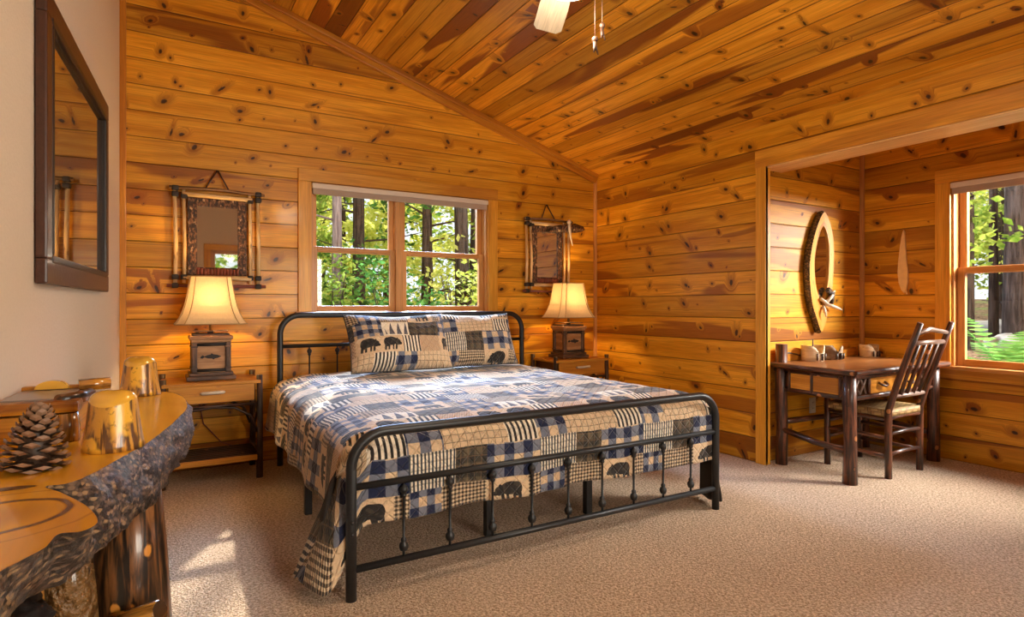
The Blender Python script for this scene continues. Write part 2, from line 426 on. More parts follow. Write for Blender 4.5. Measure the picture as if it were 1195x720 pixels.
# ------------------------------------------------------------------ mesh helper
class MB:
    def __init__(s):
        s.bm = bmesh.new(); s.uv = s.bm.loops.layers.uv.new('UVMap'); s.mi = 0
    def face(s, vs, uvs=None, smooth=False):
        try: f = s.bm.faces.new(vs)
        except ValueError: return None
        f.smooth = smooth; f.material_index = s.mi
        if uvs:
            for l, q in zip(f.loops, uvs): l[s.uv].uv = q
        return f
    def poly(s, pts, uvs=None, smooth=False):
        return s.face([s.bm.verts.new(p) for p in pts], uvs, smooth)
    def box(s, c, d, rot=None, bevel=0., grain=None, taper=None):
        """box centred at c with sizes d; UV runs along the longest axis"""
        c = Vector(c); mtx = rot if rot is not None else Matrix.Identity(3)
        o = rnd.random() * 7
        ax = max(range(3), key=lambda i: d[i]) if grain is None else grain
        t = bmesh.new(); bmesh.ops.create_cube(t, size=1.)
        for v in t.verts:
            q = Vector((v.co.x * d[0], v.co.y * d[1], v.co.z * d[2]))
            if taper and v.co.z > 0: q.x *= taper; q.y *= taper
            v.co = q
        if bevel: bmesh.ops.bevel(t, geom=list(t.edges), offset=min(bevel, min(d) * .45), segments=2, affect='EDGES', profile=.6)
        t.normal_update()
        mp = {}
        for v in t.verts: mp[v] = s.bm.verts.new(c + mtx @ v.co)
        for f in t.faces:
            n = f.normal; na = max(range(3), key=lambda i: abs(n[i]))
            oth = [i for i in range(3) if i != na]
            a = ax if ax in oth else oth[0]
            b = [i for i in oth if i != a][0]
            s.face([mp[v] for v in f.verts], [(v.co[a] + o, v.co[b] + o * .31) for v in f.verts])
        t.free()
    def tube(s, pts, rad, seg=10, cap=True, jit=0., closed=False, squash=1.):
        pts = [Vector(p) for p in pts]; n = len(pts)
        if not isinstance(rad, (list, tuple)): rad = [rad] * n
        rings = []; prev = None; L = 0.; o = rnd.random() * 5
        for i, p in enumerate(pts):
            if closed: t = pts[(i + 1) % n] - pts[i - 1]
            else: t = pts[min(i + 1, n - 1)] - pts[max(i - 1, 0)]
            t.normalize()
            if prev is None:
                ref = Vector((0, 0, 1)) if abs(t.z) < .9 else Vector((1, 0, 0))
                a = t.cross(ref).normalized()
            else:
                a = (prev - t * prev.dot(t)).normalized()
            prev = a; b = t.cross(a)
            if i: L += (p - pts[i - 1]).length
            ring = []
            for k in range(seg):
                th = 2 * PI * k / seg
                r = rad[i] * (1 + jit * (mnoise.noise(Vector((math.cos(th) * 1.5, math.sin(th) * 1.5, L * 9 + o * 10)))))
                ring.append((s.bm.verts.new(p + a * (math.cos(th) * r) + b * (math.sin(th) * r * squash)), L))
            rings.append(ring)
        m = n if closed else n - 1
        for i in range(m):
            A, B = rings[i], rings[(i + 1) % n]; c = 2 * PI * max(rad) / seg
            for k in range(seg):
                j = (k + 1) % seg
                s.face([A[k][0], A[j][0], B[j][0], B[k][0]],
                       [(A[k][1] + o, k * c + o), (A[k][1] + o, (k + 1) * c + o), (B[k][1] + o, (k + 1) * c + o), (B[k][1] + o, k * c + o)], True)
        if cap and not closed:
            s.face([q[0] for q in reversed(rings[0])], [(o + .01 * math.cos(6.28 * k / seg), o + .01 * math.sin(6.28 * k / seg)) for k in range(seg)])
            s.face([q[0] for q in rings[-1]], [(o + .01 * math.cos(6.28 * k / seg), o + .01 * math.sin(6.28 * k / seg)) for k in range(seg)])
    def lathe(s, prof, c=(0, 0, 0), seg=20, jit=0.):
        c = Vector(c); rings = []; o = rnd.random() * 5
        for r, z in prof:
            ring = []
            for k in range(seg):
                th = 2 * PI * k / seg
                q = r * (1 + jit * mnoise.noise(Vector((math.cos(th) * 1.3, math.sin(th) * 1.3, z * 12 + o))))
                ring.append(s.bm.verts.new(c + Vector((math.cos(th) * q, math.sin(th) * q, z))))
            rings.append(ring)
        for i in range(len(prof) - 1):
            for k in range(seg):
                j = (k + 1) % seg; w = 2 * PI * max(p_[0] for p_ in prof) / seg
                s.face([rings[i][k], rings[i][j], rings[i + 1][j], rings[i + 1][k]],
                       [(prof[i][1], k * w), (prof[i][1], (k + 1) * w), (prof[i + 1][1], (k + 1) * w), (prof[i + 1][1], k * w)], True)
        if prof[0][0] > 1e-4: s.face(list(reversed(rings[0])), [(0, 0)] * seg)
        if prof[-1][0] > 1e-4: s.face(rings[-1], [(0, 0)] * seg)
    def loft(s, loops, capa=True, capb=True, smooth=True, closed=True, swap=False):
        rings = [[s.bm.verts.new(p) for p in l] for l in loops]
        n = len(rings[0]); L = 0.
        for i in range(len(rings) - 1):
            dl = (Vector(loops[i + 1][0]) - Vector(loops[i][0])).length; w = 0.
            for k in range(n if closed else n - 1):
                j = (k + 1) % n; dw = (Vector(loops[0][j]) - Vector(loops[0][k])).length
                q = [(w, L), (w + dw, L), (w + dw, L + dl), (w, L + dl)]
                s.face([rings[i][k], rings[i][j], rings[i + 1][j], rings[i + 1][k]], [(b, a) for a, b in q] if swap else q, smooth)
                w += dw
            L += dl
        if capa: s.face(list(reversed(rings[0])), [(p[0], p[1]) for p in reversed(loops[0])])
        if capb: s.face(rings[-1], [(p[0], p[1]) for p in loops[-1]])
    def prism(s, poly, lo, hi, axis=2, smooth=False):
        """extrude a 2-D polygon along an axis (the 2-D axes are the other two in order)"""
        def mk(p, h):
            q = [0, 0, 0]; oth = [i for i in range(3) if i != axis]; q[oth[0]], q[oth[1]] = p; q[axis] = h; return q
        A = [s.bm.verts.new(mk(p, lo)) for p in poly]; B = [s.bm.verts.new(mk(p, hi)) for p in poly]
        n = len(poly)
        s.face(list(reversed(A)), [tuple(p) for p in reversed(poly)]); s.face(B, [tuple(p) for p in poly])
        for k in range(n):
            j = (k + 1) % n; w = math.dist(poly[k], poly[j])
            s.face([A[k], A[j], B[j], B[k]], [(0, 0), (w, 0), (w, hi - lo), (0, hi - lo)], smooth)
    def ball(s, c, r, seg=12, jit=0., squash=(1, 1, 1)):
        t = bmesh.new(); bmesh.ops.create_icosphere(t, subdivisions=3 if jit else 2, radius=1.)
        mp = {}; o = rnd.random() * 20
        for v in t.verts:
            q = v.co * r * (1 + jit * mnoise.noise(v.co * 2.2 + Vector((o, o, o))))
            mp[v] = s.bm.verts.new(Vector(c) + Vector((q.x * squash[0], q.y * squash[1], q.z * squash[2])))
        for f in t.faces: s.face([mp[v] for v in f.verts], [(v.co.x * r, v.co.z * r) for v in f.verts], True)
        t.free()
    def build(s, name, mat, parent=None, recalc=True):
        if recalc: bmesh.ops.recalc_face_normals(s.bm, faces=s.bm.faces)
        me = bpy.data.meshes.new(name); s.bm.to_mesh(me); s.bm.free()
        for m_ in (mat if isinstance(mat, (list, tuple)) else [mat]): me.materials.append(M[m_] if isinstance(m_, str) else m_)
        o = bpy.data.objects.new(name, me); C.objects.link(o)
        if parent is not None: o.parent = parent
        return o

def tag(o, label=None, cat=None, group=None, kind=None):
    if label: o['label'] = label
    if cat: o['category'] = cat
    if group: o['group'] = group
    if kind: o['kind'] = kind
    return o
def thing(name, loc, label, cat, group=None, rz=0.):
    o = bpy.data.objects.new(name, None); o.empty_display_size = .1; C.objects.link(o)
    o.location = loc; o.rotation_euler = (0, 0, rz)
    return tag(o, label, cat, group)
def struct(o): return tag(o, kind='structure')
def copy_tree(o, parent=None):
    c = o.copy(); C.objects.link(c)
    if parent is not None: c.parent = parent
    for ch in list(o.children): copy_tree(ch, c)
    return c
def arc(c, r, a0, a1, n, ax=(0, 2)):
    out = []
    for i in range(n + 1):
        a = a0 + (a1 - a0) * i / n; q = list(c); q[ax[0]] += r * math.cos(a); q[ax[1]] += r * math.sin(a); out.append(q)
    return out
def rotm(a, b):
    """rotation taking +Z to direction b-a"""
    return (Vector(b) - Vector(a)).to_track_quat('Z', 'Y').to_matrix()

# ------------------------------------------------------------------ room
XR, D, SL = 3.68, 4.62, .305
LX, LK = -.225, .0643                        # left wall passes through (LX, D), swings outward towards the camera
def zc(x): return 2.40 + SL * (XR - x)
def xl(y): return LX + LK * (y - D)
def cells(mb, xs, zs, hole, to3, top=None, n=None, thick=.14):
    """grid of boards prisms in a wall plane; to3(a, z, depth) -> point; cells whose centre lies in a hole are left out"""
    for i in range(len(xs) - 1):
        for k in range(len(zs) - 1):
            a0, a1, z0, z1 = xs[i], xs[i + 1], zs[k], zs[k + 1]
            if any(h[0] < (a0 + a1) / 2 < h[1] and h[2] < (z0 + z1) / 2 < h[3] for h in hole): continue
            t0, t1 = (top(a0), top(a1)) if top and k == len(zs) - 2 else (z1, z1)
            q = [(a0, z0), (a1, z0), (a1, t1), (a0, t0)]
            F = [mb.bm.verts.new(to3(a, z, 0.)) for a, z in q]; B = [mb.bm.verts.new(to3(a, z, thick)) for a, z in q]
            mb.face(F, q); mb.face(B[::-1], q[::-1])
            for j in range(4):
                l = (j + 1) % 4; mb.face([F[l], F[j], B[j], B[l]], [q[l], q[j], q[j], q[l]])

m = MB(); m.box((2.15, 1.5, -.05), (6.2, 6.5, .1)); struct(m.build('floor', 'carpet'))
# back wall with the window hole
W1 = (.975, 2.475, 1.075, 2.05)
m = MB(); cells(m, [-.36, W1[0], W1[1], XR + .15], [0, W1[2], W1[3], 2.6], [W1], lambda a, z, d: (a, D + d, z), top=lambda x: zc(x) + .02)
struct(m.build('wall_back', 'wall'))
# right wall: solid stretch, then the header over the alcove opening
m = MB(); cells(m, [2.74, D + .1], [0, 2.40], [], lambda a, z, d: (XR + d, a, z), thick=.025)
cells(m, [-.35, 2.74], [2.117, 2.40], [], lambda a, z, d: (XR + d, a, z), thick=.23)
cells(m, [-1.62, -.35], [0, 2.40], [], lambda a, z, d: (XR + d, a, z), thick=.23)
struct(m.build('wall_right', 'wall2'))
# left wall (white)
m = MB(); L0 = (xl(-1.7), -1.7); L1 = (LX, D + .1)
def left(a, z, d): return (xl(a) - d, a, z)
cells(m, [-1.7, D + .05], [0, 2.6], [], left, top=lambda a: zc(xl(a)) + .02); struct(m.build('wall_left', 'white'))
# wall behind the camera, with a glazed opening
W3 = (.70, 2.60, .25, 2.03)
m = MB(); cells(m, [-.75, W3[0], W3[1], XR + .2], [0, W3[2], W3[3], 2.6], [W3], lambda a, z, d: (a, -1.62 - d, z), top=lambda x: zc(x) + .02)
struct(m.build('wall_front', 'white'))
# alcove
AX, AY = 4.97, 2.76
W2 = (.62, 2.11, .68, 2.02)
m = MB(); cells(m, [XR + .012, AX + .15], [0, 2.42], [], lambda a, z, d: (a, AY + d, z)); struct(m.build('wall_alcove_side', 'wall3'))
m = MB(); cells(m, [-.5, W2[0], W2[1], AY], [0, W2[2], W2[3], 2.42], [W2], lambda a, z, d: (AX + d, a, z)); struct(m.build('wall_alcove_back', 'wall3'))
m = MB(); cells(m, [XR + .2, AX + .15], [0, 2.42], [], lambda a, z, d: (a, -.5 - d, z)); struct(m.build('wall_alcove_end', 'wall3'))
m = MB(); m.box(((XR + AX) / 2 + .1, 1.1, 2.47), (1.6, 3.6, .1)); struct(m.build('ceiling_alcove', 'ceil'))
# sloping board ceiling: boards run along y
m = MB(); x0, x1, y0, y1 = XR + .25, -.8, -1.8, D + .2
ln = math.hypot(x0 - x1, zc(x1) - zc(x0))
q = [(x0, y0, zc(x0)), (x1, y0, zc(x1)), (x1, y1, zc(x1)), (x0, y1, zc(x0))]; uvq = [(y0, 0), (y0, ln), (y1, ln), (y1, 0)]
F = [m.bm.verts.new(p) for p in q]; B = [m.bm.verts.new((p[0], p[1], p[2] + .14)) for p in q]
m.face(F, uvq); m.face(B[::-1], uvq[::-1])
for j in range(4): m.face([F[(j + 1) % 4], F[j], B[j], B[(j + 1) % 4]], [(0, 0)] * 4)
struct(m.build('ceiling', 'ceil'))

# trims
tn = [0]
def trim(mb, mat='trim'):
    tn[0] += 1; return struct(mb.build('trim_%d' % tn[0], mat))
m = MB(); m.box((LX + .012, D - .012, 1.82), (.045, .024, 3.64), bevel=.006); trim(m, 'trim_d')
m = MB(); m.box((XR - .011, D - .011, 1.2), (.03, .03, 2.40), bevel=.008); trim(m, 'sash')
m = MB()                                     # raking crown moulding under the ceiling
a = Vector((XR - .005, D - .018, zc(XR) - .045)); b = Vector((LX + .02, D - .018, zc(LX) - .045))
m.box((a + b) / 2, ((b - a).length, .036, .085), rot=Matrix.Rotation(math.atan(SL), 3, 'Y'), bevel=.006)
m.box((a + b) / 2 + Vector((0, -.010, .024)), ((b - a).length, .056, .04), rot=Matrix.Rotation(math.atan(SL), 3, 'Y'), bevel=.008)
trim(m, 'trim_d')
m = MB(); m.box((XR - .008, 2.735, 1.06), (.03, .082, 2.12), bevel=.004); m.box((XR + .005, 2.728, 1.06), (.055, .068, 2.115), bevel=.003); trim(m)
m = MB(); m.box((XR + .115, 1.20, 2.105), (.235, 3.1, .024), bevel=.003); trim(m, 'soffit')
m = MB(); m.box((XR - .012, 1.20, 2.16), (.024, 3.16, .12), bevel=.004); trim(m)
m = MB(); m.box((AX - .012, AY - .012, 1.2), (.035, .035, 2.4), bevel=.01); trim(m, 'sash')

# windows -------------------------------------------------------------
def casing(to3, lo, hi, z0, z1, w, parent, wt=None, apron=True):
    """flat board casing on the wall face, a sill, and the jamb lining inside the hole; to3(a, depth, z)"""
    def bx(mb, a0, a1, d0, d1, c0, c1, bev=.004):
        p, q2 = to3(a0, d0, c0), to3(a1, d1, c1)
        mb.box([(p[i] + q2[i]) / 2 for i in range(3)], [abs(p[i] - q2[i]) for i in range(3)], bevel=bev)
    wt = wt or w
    mb = MB(); bx(mb, lo - w, lo, -.022, .002, z0 - .0, z1); mb.build('side_casing', 'trim', parent)
    mb = MB(); bx(mb, hi, hi + w, -.022, .002, z0 - .0, z1); mb.build('side_casing', 'trim', parent)
    mb = MB(); bx(mb, lo - w, hi + w, -.024, .002, z1, z1 + wt); mb.build('head_casing', 'trim', parent)
    mb = MB(); bx(mb, lo - w - .02, hi + w + .02, -.035, .10, z0 - .022, z0 + .004); mb.build('sill', 'sash', parent)
    mb = MB(); bx(mb, lo, lo + .016, 0, .14, z0, z1, .002); bx(mb, hi - .016, hi, 0, .14, z0, z1, .002); bx(mb, lo, hi, 0, .14, z1 - .014, z1, .002); mb.build('jamb', 'sash', parent)
    if apron:
        mb = MB(); bx(mb, lo - w, hi + w, -.02, .002, z0 - .09, z0 - .022); mb.build('apron', 'trim', parent)
    return bx
def sash(bx, lo, hi, z0, z1, d, parent, fr=.042, name='sash'):
    mb = MB()
    bx(mb, lo, lo + fr, d, d + .035, z0, z1); bx(mb, hi - fr, hi, d, d + .035, z0, z1)
    bx(mb, lo + fr, hi - fr, d, d + .035, z0, z0 + fr); bx(mb, lo + fr, hi - fr, d, d + .035, z1 - fr * .8, z1)
    f = mb.build(name, 'sash', parent)
    mb = MB(); bx(mb, lo + fr - .004, hi - fr + .004, d + .015, d + .019, z0 + fr - .004, z1 - fr * .8 + .004, 0.)
    mb.build('glass_pane', 'glass', f)
w1 = bpy.data.objects.new('window_1', None); C.objects.link(w1); struct(w1)
bx = casing(lambda a, d, z: (a, D + d, z), W1[0], W1[1], W1[2], W1[3], .095, w1, apron=False)
mid = 1.677
for lo, hi in ((W1[0] + .016, mid - .028), (mid + .028, W1[1] - .016)):
    sash(bx, lo, hi, W1[2] + .004, 1.575, .045, w1); sash(bx, lo, hi, 1.535, W1[3] - .014, .082, w1)
mb = MB(); bx(mb, mid - .03, mid + .03, .02, .14, W1[2], W1[3]); mb.build('mullion', 'sash', w1)
w2 = bpy.data.objects.new('window_2', None); C.objects.link(w2); struct(w2)
bx2 = casing(lambda a, d, z: (AX + d, a, z), W2[0], W2[1], W2[2], W2[3], .10, w2, apron=True)
mid2 = (W2[0] + W2[1]) / 2
for lo, hi in ((W2[0] + .016, mid2 - .028), (mid2 + .028, W2[1] - .016)):
    sash(bx2, lo, hi, W2[2] + .004, 1.40, .045, w2, .05); sash(bx2, lo, hi, 1.355, W2[3] - .014, .082, w2, .05)
mb = MB(); bx2(mb, mid2 - .03, mid2 + .03, .02, .14, W2[2], W2[3]); mb.build('mullion', 'sash', w2)
w3 = bpy.data.objects.new('window_3', None); C.objects.link(w3); struct(w3)
bx3 = casing(lambda a, d, z: (a, -1.62 - d, z), W3[0], W3[1], W3[2], W3[3], .095, w3)
for lo, hi in ((W3[0] + .016, 1.63), (1.67, W3[1] - .016)): sash(bx3, lo, hi, W3[2] + .004, W3[3] - .014, .05, w3, .06)
# roller blinds
def blind(bxf, lo, hi, z1, label):
    t = thing('roller_blind', (0, 0, 0), label, 'blind')
    mb = MB(); bxf(mb, lo + .004, hi - .004, -.032, .03, z1 - .042, z1 - .004, .006); mb.build('cassette', 'blindrail', t)
    mb = MB(); bxf(mb, lo + .01, hi - .01, -.02, .0, z1 - .085, z1 - .040, .004); mb.build('rolled_cloth', 'blind', t)
    return t
blind(bx, W1[0], W1[1], W1[3] - .004, 'taupe roller blind rolled up at the top of the window over the bed')
blind(bx2, W2[0], W2[1], W2[3] - .004, 'taupe roller blind rolled up at the top of the window beside the desk')

# ------------------------------------------------------------------ bed
FL, FR_, HL, HR = (.625, 2.26), (2.64, 2.26), (.725, 4.43), (2.715, 4.43)
bed = thing('bed_frame', (1.68, 3.35, 0), 'black iron bed frame with a spindled footboard and a rounded headboard', 'bed')
bo = Vector((1.68, 3.35, 0))
def P(x, y, z): return Vector((x, y, z)) - bo
def bow(p0, p1, ztop, r, rad, name):
    pts = [P(p0[0], p0[1], 0), P(p0[0], p0[1], .3), P(p0[0], p0[1], ztop - r - .001)]
    pts += [Vector(q) for q in arc(P(p0[0] + r, p0[1], ztop - r), r, PI, PI / 2, 8)]
    pts += [Vector(q) for q in arc(P(p1[0] - r, p1[1], ztop - r), r, PI / 2, 0, 8)]
    pts += [P(p1[0], p1[1], .3), P(p1[0], p1[1], 0)]
    mb = MB(); mb.tube(pts, rad, 14); return mb.build(name, 'iron', bed)
bow(FL, FR_, .632, .135, .0205, 'footboard_hoop')
bow(HL, HR, 1.055, .135, .0205, 'headboard_hoop')
def bar(p0, p1, z, rad, name):
    mb = MB(); mb.tube([P(*p0, z), P(*p1, z)], rad, 10); return mb.build(name, 'iron', bed)
bar(FL, FR_, .428, .0135, 'footboard_middle_rail'); bar(FL, FR_, .115, .0145, 'footboard_lower_rail')
bar(HL, HR, .835, .0135, 'headboard_middle_rail'); bar(HL, HR, .40, .0145, 'headboard_lower_rail')
def spindle(x, y, z0, z1):
    mb = MB(); h = z1 - z0
    prof = [(.0055, 0), (.0055, .020), (.014, .024), (.018, .034), (.019, .042), (.017, .050), (.010, .058), (.012, .064), (.011, .070), (.0055, .076),
            (.0055, h - .066), (.011, h - .060), (.012, h - .054), (.009, h - .050), (.016, h - .042), (.018, h - .032), (.015, h - .022), (.0055, h - .014), (.0055, h)]
    mb.lathe(prof, P(x, y, z0), 12); mb.build('spindle', 'iron', bed)
for i in range(9): spindle(FL[0] + (i + 1) * (FR_[0] - FL[0]) / 10. + .008, FL[1], .125, .424)
for i in range(9): spindle(HL[0] + (i + 1) * (HR[0] - HL[0]) / 10., HL[1], .41, .828)
for p0, p1 in ((FL, HL), (FR_, HR)):
    sx = .03 if p0 is FL else -.03
    mb = MB(); a = P(p0[0] + sx, p0[1] + .02, .335); b = P(p1[0] + sx, p1[1] - .02, .335)
    mb.box((a + b) / 2, (.03, (b - a).length, .045), bevel=.004, rot=Matrix.Rotation(-math.atan2(b.x - a.x, b.y - a.y), 3, 'Z')); mb.build('side_rail', 'iron', bed)
for y in (2.56, 3.2, 3.85):
    mb = MB(); mb.box(P(1.68, y, .335), (1.96, .05, .03), bevel=.004); mb.build('slat', 'iron', bed)
for x, y in ((1.378, 2.56), (1.985, 2.56), (.685, 3.32), (2.66, 3.32), (1.68, 3.85)):
    mb = MB(); mb.box(P(x, y, .16), (.038, .038, .32), bevel=.004); mb.build('leg', 'iron', bed)
for z in (.30, .255):
    mb = MB(); mb.ball(P(FL[0] - .001, FL[1] - .019, z), .009); mb.build('bolt', 'iron', bed)

mb = MB(); mb.box((1.685, 3.36, .485), (1.88, 1.98, .26), bevel=.07); tag(mb.build('mattress', 'mattress'), 'mattress under the patchwork quilt on the iron bed', 'mattress')

# quilt: parametric cloth (a across, b from the foot), draped over a rounded box
def make_quilt():
    ztop = .635; x0, x1, y0, y1 = .715, 2.615, 2.36, 4.36
    W, Lg = x1 - x0, y1 - y0
    dL, dF = .375, .385; Rr = .10
    na, nb = 170, 150
    A = [-dL + (W + 2 * dL) * i / na for i in range(na + 1)]
    B = [-dF + (Lg + dF) * k / nb for k in range(nb + 1)]
    mb = MB(); uv = mb.uv
    grid = []
    for b in B:
        row = []
        for a in A:
            # hem of the side drapes rises towards the head
            sk = .10 * (a - W / 2) / W
            ex = -a if a < 0 else (a - W if a > W else 0.); sgn = -1 if a < 0 else 1
            ef = -b if b < 0 else 0.
            cx = min(max(a, 0), W); cy = max(b, 0)
            dep = min(1., min(cx, W - cx) / .16) * .5 + .5
            top = ztop + .018 * mnoise.noise(Vector((a * 2.3, b * 2.3, 1))) + .006 * mnoise.noise(Vector((a * 9, b * 9, 4)))
            r = math.hypot(ex, ef)
            x, y, z = x0 + cx + .05 * (cy / Lg), y0 + cy, top
            edge = min(cx, W - cx, cy)
            z -= .035 * max(0., 1 - edge / .18) ** 2
            if r > 0:
                ph = math.atan2(ef, ex)            # 0 = side, pi/2 = foot
                corner = math.sin(2 * ph) if ex > 0 and ef > 0 else 0.
                if corner > 0:
                    wq = min(1., corner / .75); wq = wq * wq * (3 - 2 * wq)
                    rm = min(dL / max(math.cos(ph), 1e-3), dF / max(math.sin(ph), 1e-3)); r *= 1 + wq * (.645 / rm - 1)
                if r < Rr * PI / 2: out, drop = Rr * math.sin(r / Rr), Rr * (1 - math.cos(r / Rr))
                else: out, drop = Rr, Rr + (r - Rr * PI / 2)
                fall = max(0., drop - .06)
                ph2 = ph
                out_s = out + fall * .10 + .016 * fall / .3 * math.sin(b * 13 + 1.0) + .010 * mnoise.noise(Vector((b * 7, a, 2)))
                out_f = out * .8 - fall * .02 + .010 * fall / .3 * math.sin(a * 11)
                dx = math.cos(ph2) * out_s; dy = math.sin(ph2) * out_f
                if corner > 0:                     # the loose corner hangs outside the post as a rolled fold
                    k = min(1., fall / .12); loop = r * (.36 if sgn < 0 else .12) * corner ** .8 * k
                    dx = dx * (1 - k) + k * (math.cos(ph) * out_s * (1 - corner) + loop * .98 + .02)
                    dy = dy * (1 - k) + k * (math.sin(ph) ** 3 * out_f * (1 - corner) - .02 * corner - .30 * r * math.cos(2 * ph) * corner)
                    dx += .08 * r * math.cos(2 * ph) * corner * k
                    drop = drop - (r - math.sqrt(max(.01, r * r - loop * loop)))
                x += sgn * dx; y -= dy
                z -= drop
                hem = .012 * mnoise.noise(Vector((a * 3, b * 3, 7))) * fall / .3
                z += hem
            z = max(z, .012)
            row.append(mb.bm.verts.new((x, y, z)))
        grid.append(row)
    for k in range(nb):
        for i in range(na):
            vs = [grid[k][i], grid[k][i + 1], grid[k + 1][i + 1], grid[k + 1][i]]
            mb.face(vs, [(A[i], B[k] + dF), (A[i + 1], B[k] + dF), (A[i + 1], B[k + 1] + dF), (A[i], B[k + 1] + dF)], True)
    o = mb.build('quilt', ['quilt', 'binding'])
    if o.data.polygons[len(o.data.polygons) // 2].normal.z < 0: o.data.flip_normals()
    s = o.modifiers.new('thickness', 'SOLIDIFY'); s.thickness = .009; s.offset = 1.; s.material_offset = 1; s.material_offset_rim = 1
    return o
tag(make_quilt(), 'navy and tan patchwork quilt printed with bears, checks and stripes draped over the bed', 'quilt')

def pillow(cx, cy, label, w, h, lean, rz, seed, sag):
    t = thing('pillow', (cx, cy, .662), label, 'pillow', rz=rz)
    n = 26; mb = MB()
    rot = Matrix.Rotation(-lean, 3, 'X')
    G = {}
    for side in (1, -1):
        for i in range(n + 1):
            for k in range(n + 1):
                p, q = -1 + 2 * i / n, -1 + 2 * k / n
                edge = i in (0, n) or k in (0, n)
                if edge and side < 0: G[side, i, k] = G[1, i, k]; continue
                e = max(0., (1 - p ** 4) * (1 - q ** 4)) ** .55
                pinch = 1 - .06 * (1 - abs(q) ** 3 * 0) * 0
                x = p * w / 2 * (1 - .05 * (1 - q * q)); z = q * h / 2 * (1 - .06 * (1 - p * p) * (1 if q > 0 else .2))
                z -= sag * (1 - p * p) * max(0, q) * h
                y = -side * (.120 * e + .026 * mnoise.noise(Vector((p * 2.2, q * 2.2, seed + side))) * e)
                v = rot @ Vector((x, y, z)); v.z += h / 2 * math.cos(lean) + .004
                v.y += 0
                G[side, i, k] = mb.bm.verts.new(v)
        for i in range(n):
            for k in range(n):
                vs = [G[side, i, k], G[side, i + 1, k], G[side, i + 1, k + 1], G[side, i, k + 1]]
                uvs = [(seed * .37 + a_ / n * w, seed * .21 + b_ / n * h) for a_, b_ in ((i, k), (i + 1, k), (i + 1, k + 1), (i, k + 1))]
                if side < 0: vs.reverse(); uvs.reverse()
                mb.face(vs, uvs, True)
    mb.build('sham', 'quilt', t)
    mb = MB(); pts = [rot @ Vector((px * w / 2 * (1 - .05 * (1 - q * q)), 0, q * h / 2 * (1 - .06 * (1 - px * px) * (1 if q > 0 else .2)) - sag * (1 - px * px) * max(0, q) * h)) + Vector((0, 0, h / 2 * math.cos(lean) + .004))
                      for px, q in [(-1 + 2 * i / 16, -1) for i in range(16)] + [(1, -1 + 2 * i / 16) for i in range(16)] + [(1 - 2 * i / 16, 1) for i in range(16)] + [(-1, 1 - 2 * i / 16) for i in range(16)]]
    mb.tube(pts, .004, 6, closed=True); mb.build('piping', 'binding', t)
    return t
pillow(1.475, 4.08, 'patchwork pillow on the left half of the bed, leaning on the headboard', .76, .44, R(26), R(2), 1.3, .05)
pillow(2.09, 4.14, 'patchwork pillow on the right half of the bed, its left edge behind the other pillow', .70, .44, R(26), R(-3), 3.1, .05)

# ------------------------------------------------------------------ nightstands and lamps
def nightstand(loc, label):
    w, d, h = .56, .40, .64
    t = thing('nightstand', loc, label, 'nightstand', 'twig nightstands beside the bed')
    mb = MB(); mb.box((0, 0, h - .011), (w, d, .022), bevel=.005); mb.build('top', 'honey', t)
    for sx in (-1, 1):
        for sy in (-1, 1):
            mb = MB(); mb.tube([(sx * (w / 2 - .005), sy * (d / 2 - .02), 0), (sx * (w / 2 - .003), sy * (d / 2 - .02), .3), (sx * (w / 2 - .006), sy * (d / 2 - .02), h + .03)], [.021, .019, .02], 9, jit=.2); mb.build('leg', 'twigdark', t)
    mb = MB(); mb.box((0, .01, .565), (w - .07, d - .06, .125)); mb.build('drawer_case', 'shelf', t)
    mb = MB(); mb.box((0, -d / 2 + .022, .565), (w - .075, .022, .112), bevel=.004); dr = mb.build('drawer', 'honey', t)
    mb = MB(); mb.tube([(-.065, -d / 2 + .006, .572), (-.06, -d / 2 - .012, .574), (.06, -d / 2 - .012, .576), (.065, -d / 2 + .006, .574)], [.008, .011, .011, .008], 8); mb.build('handle', 'bone', dr)
    def br(name, *ar, **k):
        mb = MB(); mb.tube(*ar, **k); mb.build(name, 'twigdark', t)
    for sy in (-1, 1):
        y = sy * (d / 2 - .022)
        br('rail_twig', [(-w / 2 + .01, y, .485), (w / 2 - .01, y, .485)], .010, 8, jit=.15)
        br('arched_twig', [(-w / 2 + .02, y, .30), (-w / 2 + .06, y, .41), (-w / 2 + .15, y, .465), (0, y, .478), (w / 2 - .15, y, .465), (w / 2 - .06, y, .41), (w / 2 - .02, y, .30)], .0085, 8, jit=.15)
    for sx in (-1, 1):
        x = sx * (w / 2 - .008)
        br('arched_twig', [(x, -d / 2 + .02, .30), (x, -d / 2 + .06, .42), (x, 0, .475), (x, d / 2 - .06, .42), (x, d / 2 - .02, .30)], .008, 8, jit=.15)
        br('rail_twig', [(x, -d / 2, .17), (x, d / 2, .17)], .010, 8)
        br('side_twig', [(x, -d / 2 + .02, .5), (x, d / 2 - .02, .2)], .007, 8)
    mb = MB(); mb.box((0, -d / 2 + .02, .135), (w - .02, .024, .035), bevel=.004); mb.build('shelf_edge', 'honey', t)
    for i in range(9):
        y = -d / 2 + .05 + i * (d - .08) / 8
        mb = MB(); mb.tube([(-w / 2 + .01, y, .142), (w / 2 - .01, y, .142)], .013, 7, jit=.1); mb.build('shelf_stick', 'twigdark', t)
    return t
NL, NR = (.285, 4.375, 0), (3.19, 4.375, 0)
nightstand(NL, 'twig-framed nightstand with a bone-handled drawer, left of the bed')
n2 = nightstand(NR, 'twig-framed nightstand in the corner right of the bed'); n2.scale = (1.02, 1, 1.02)

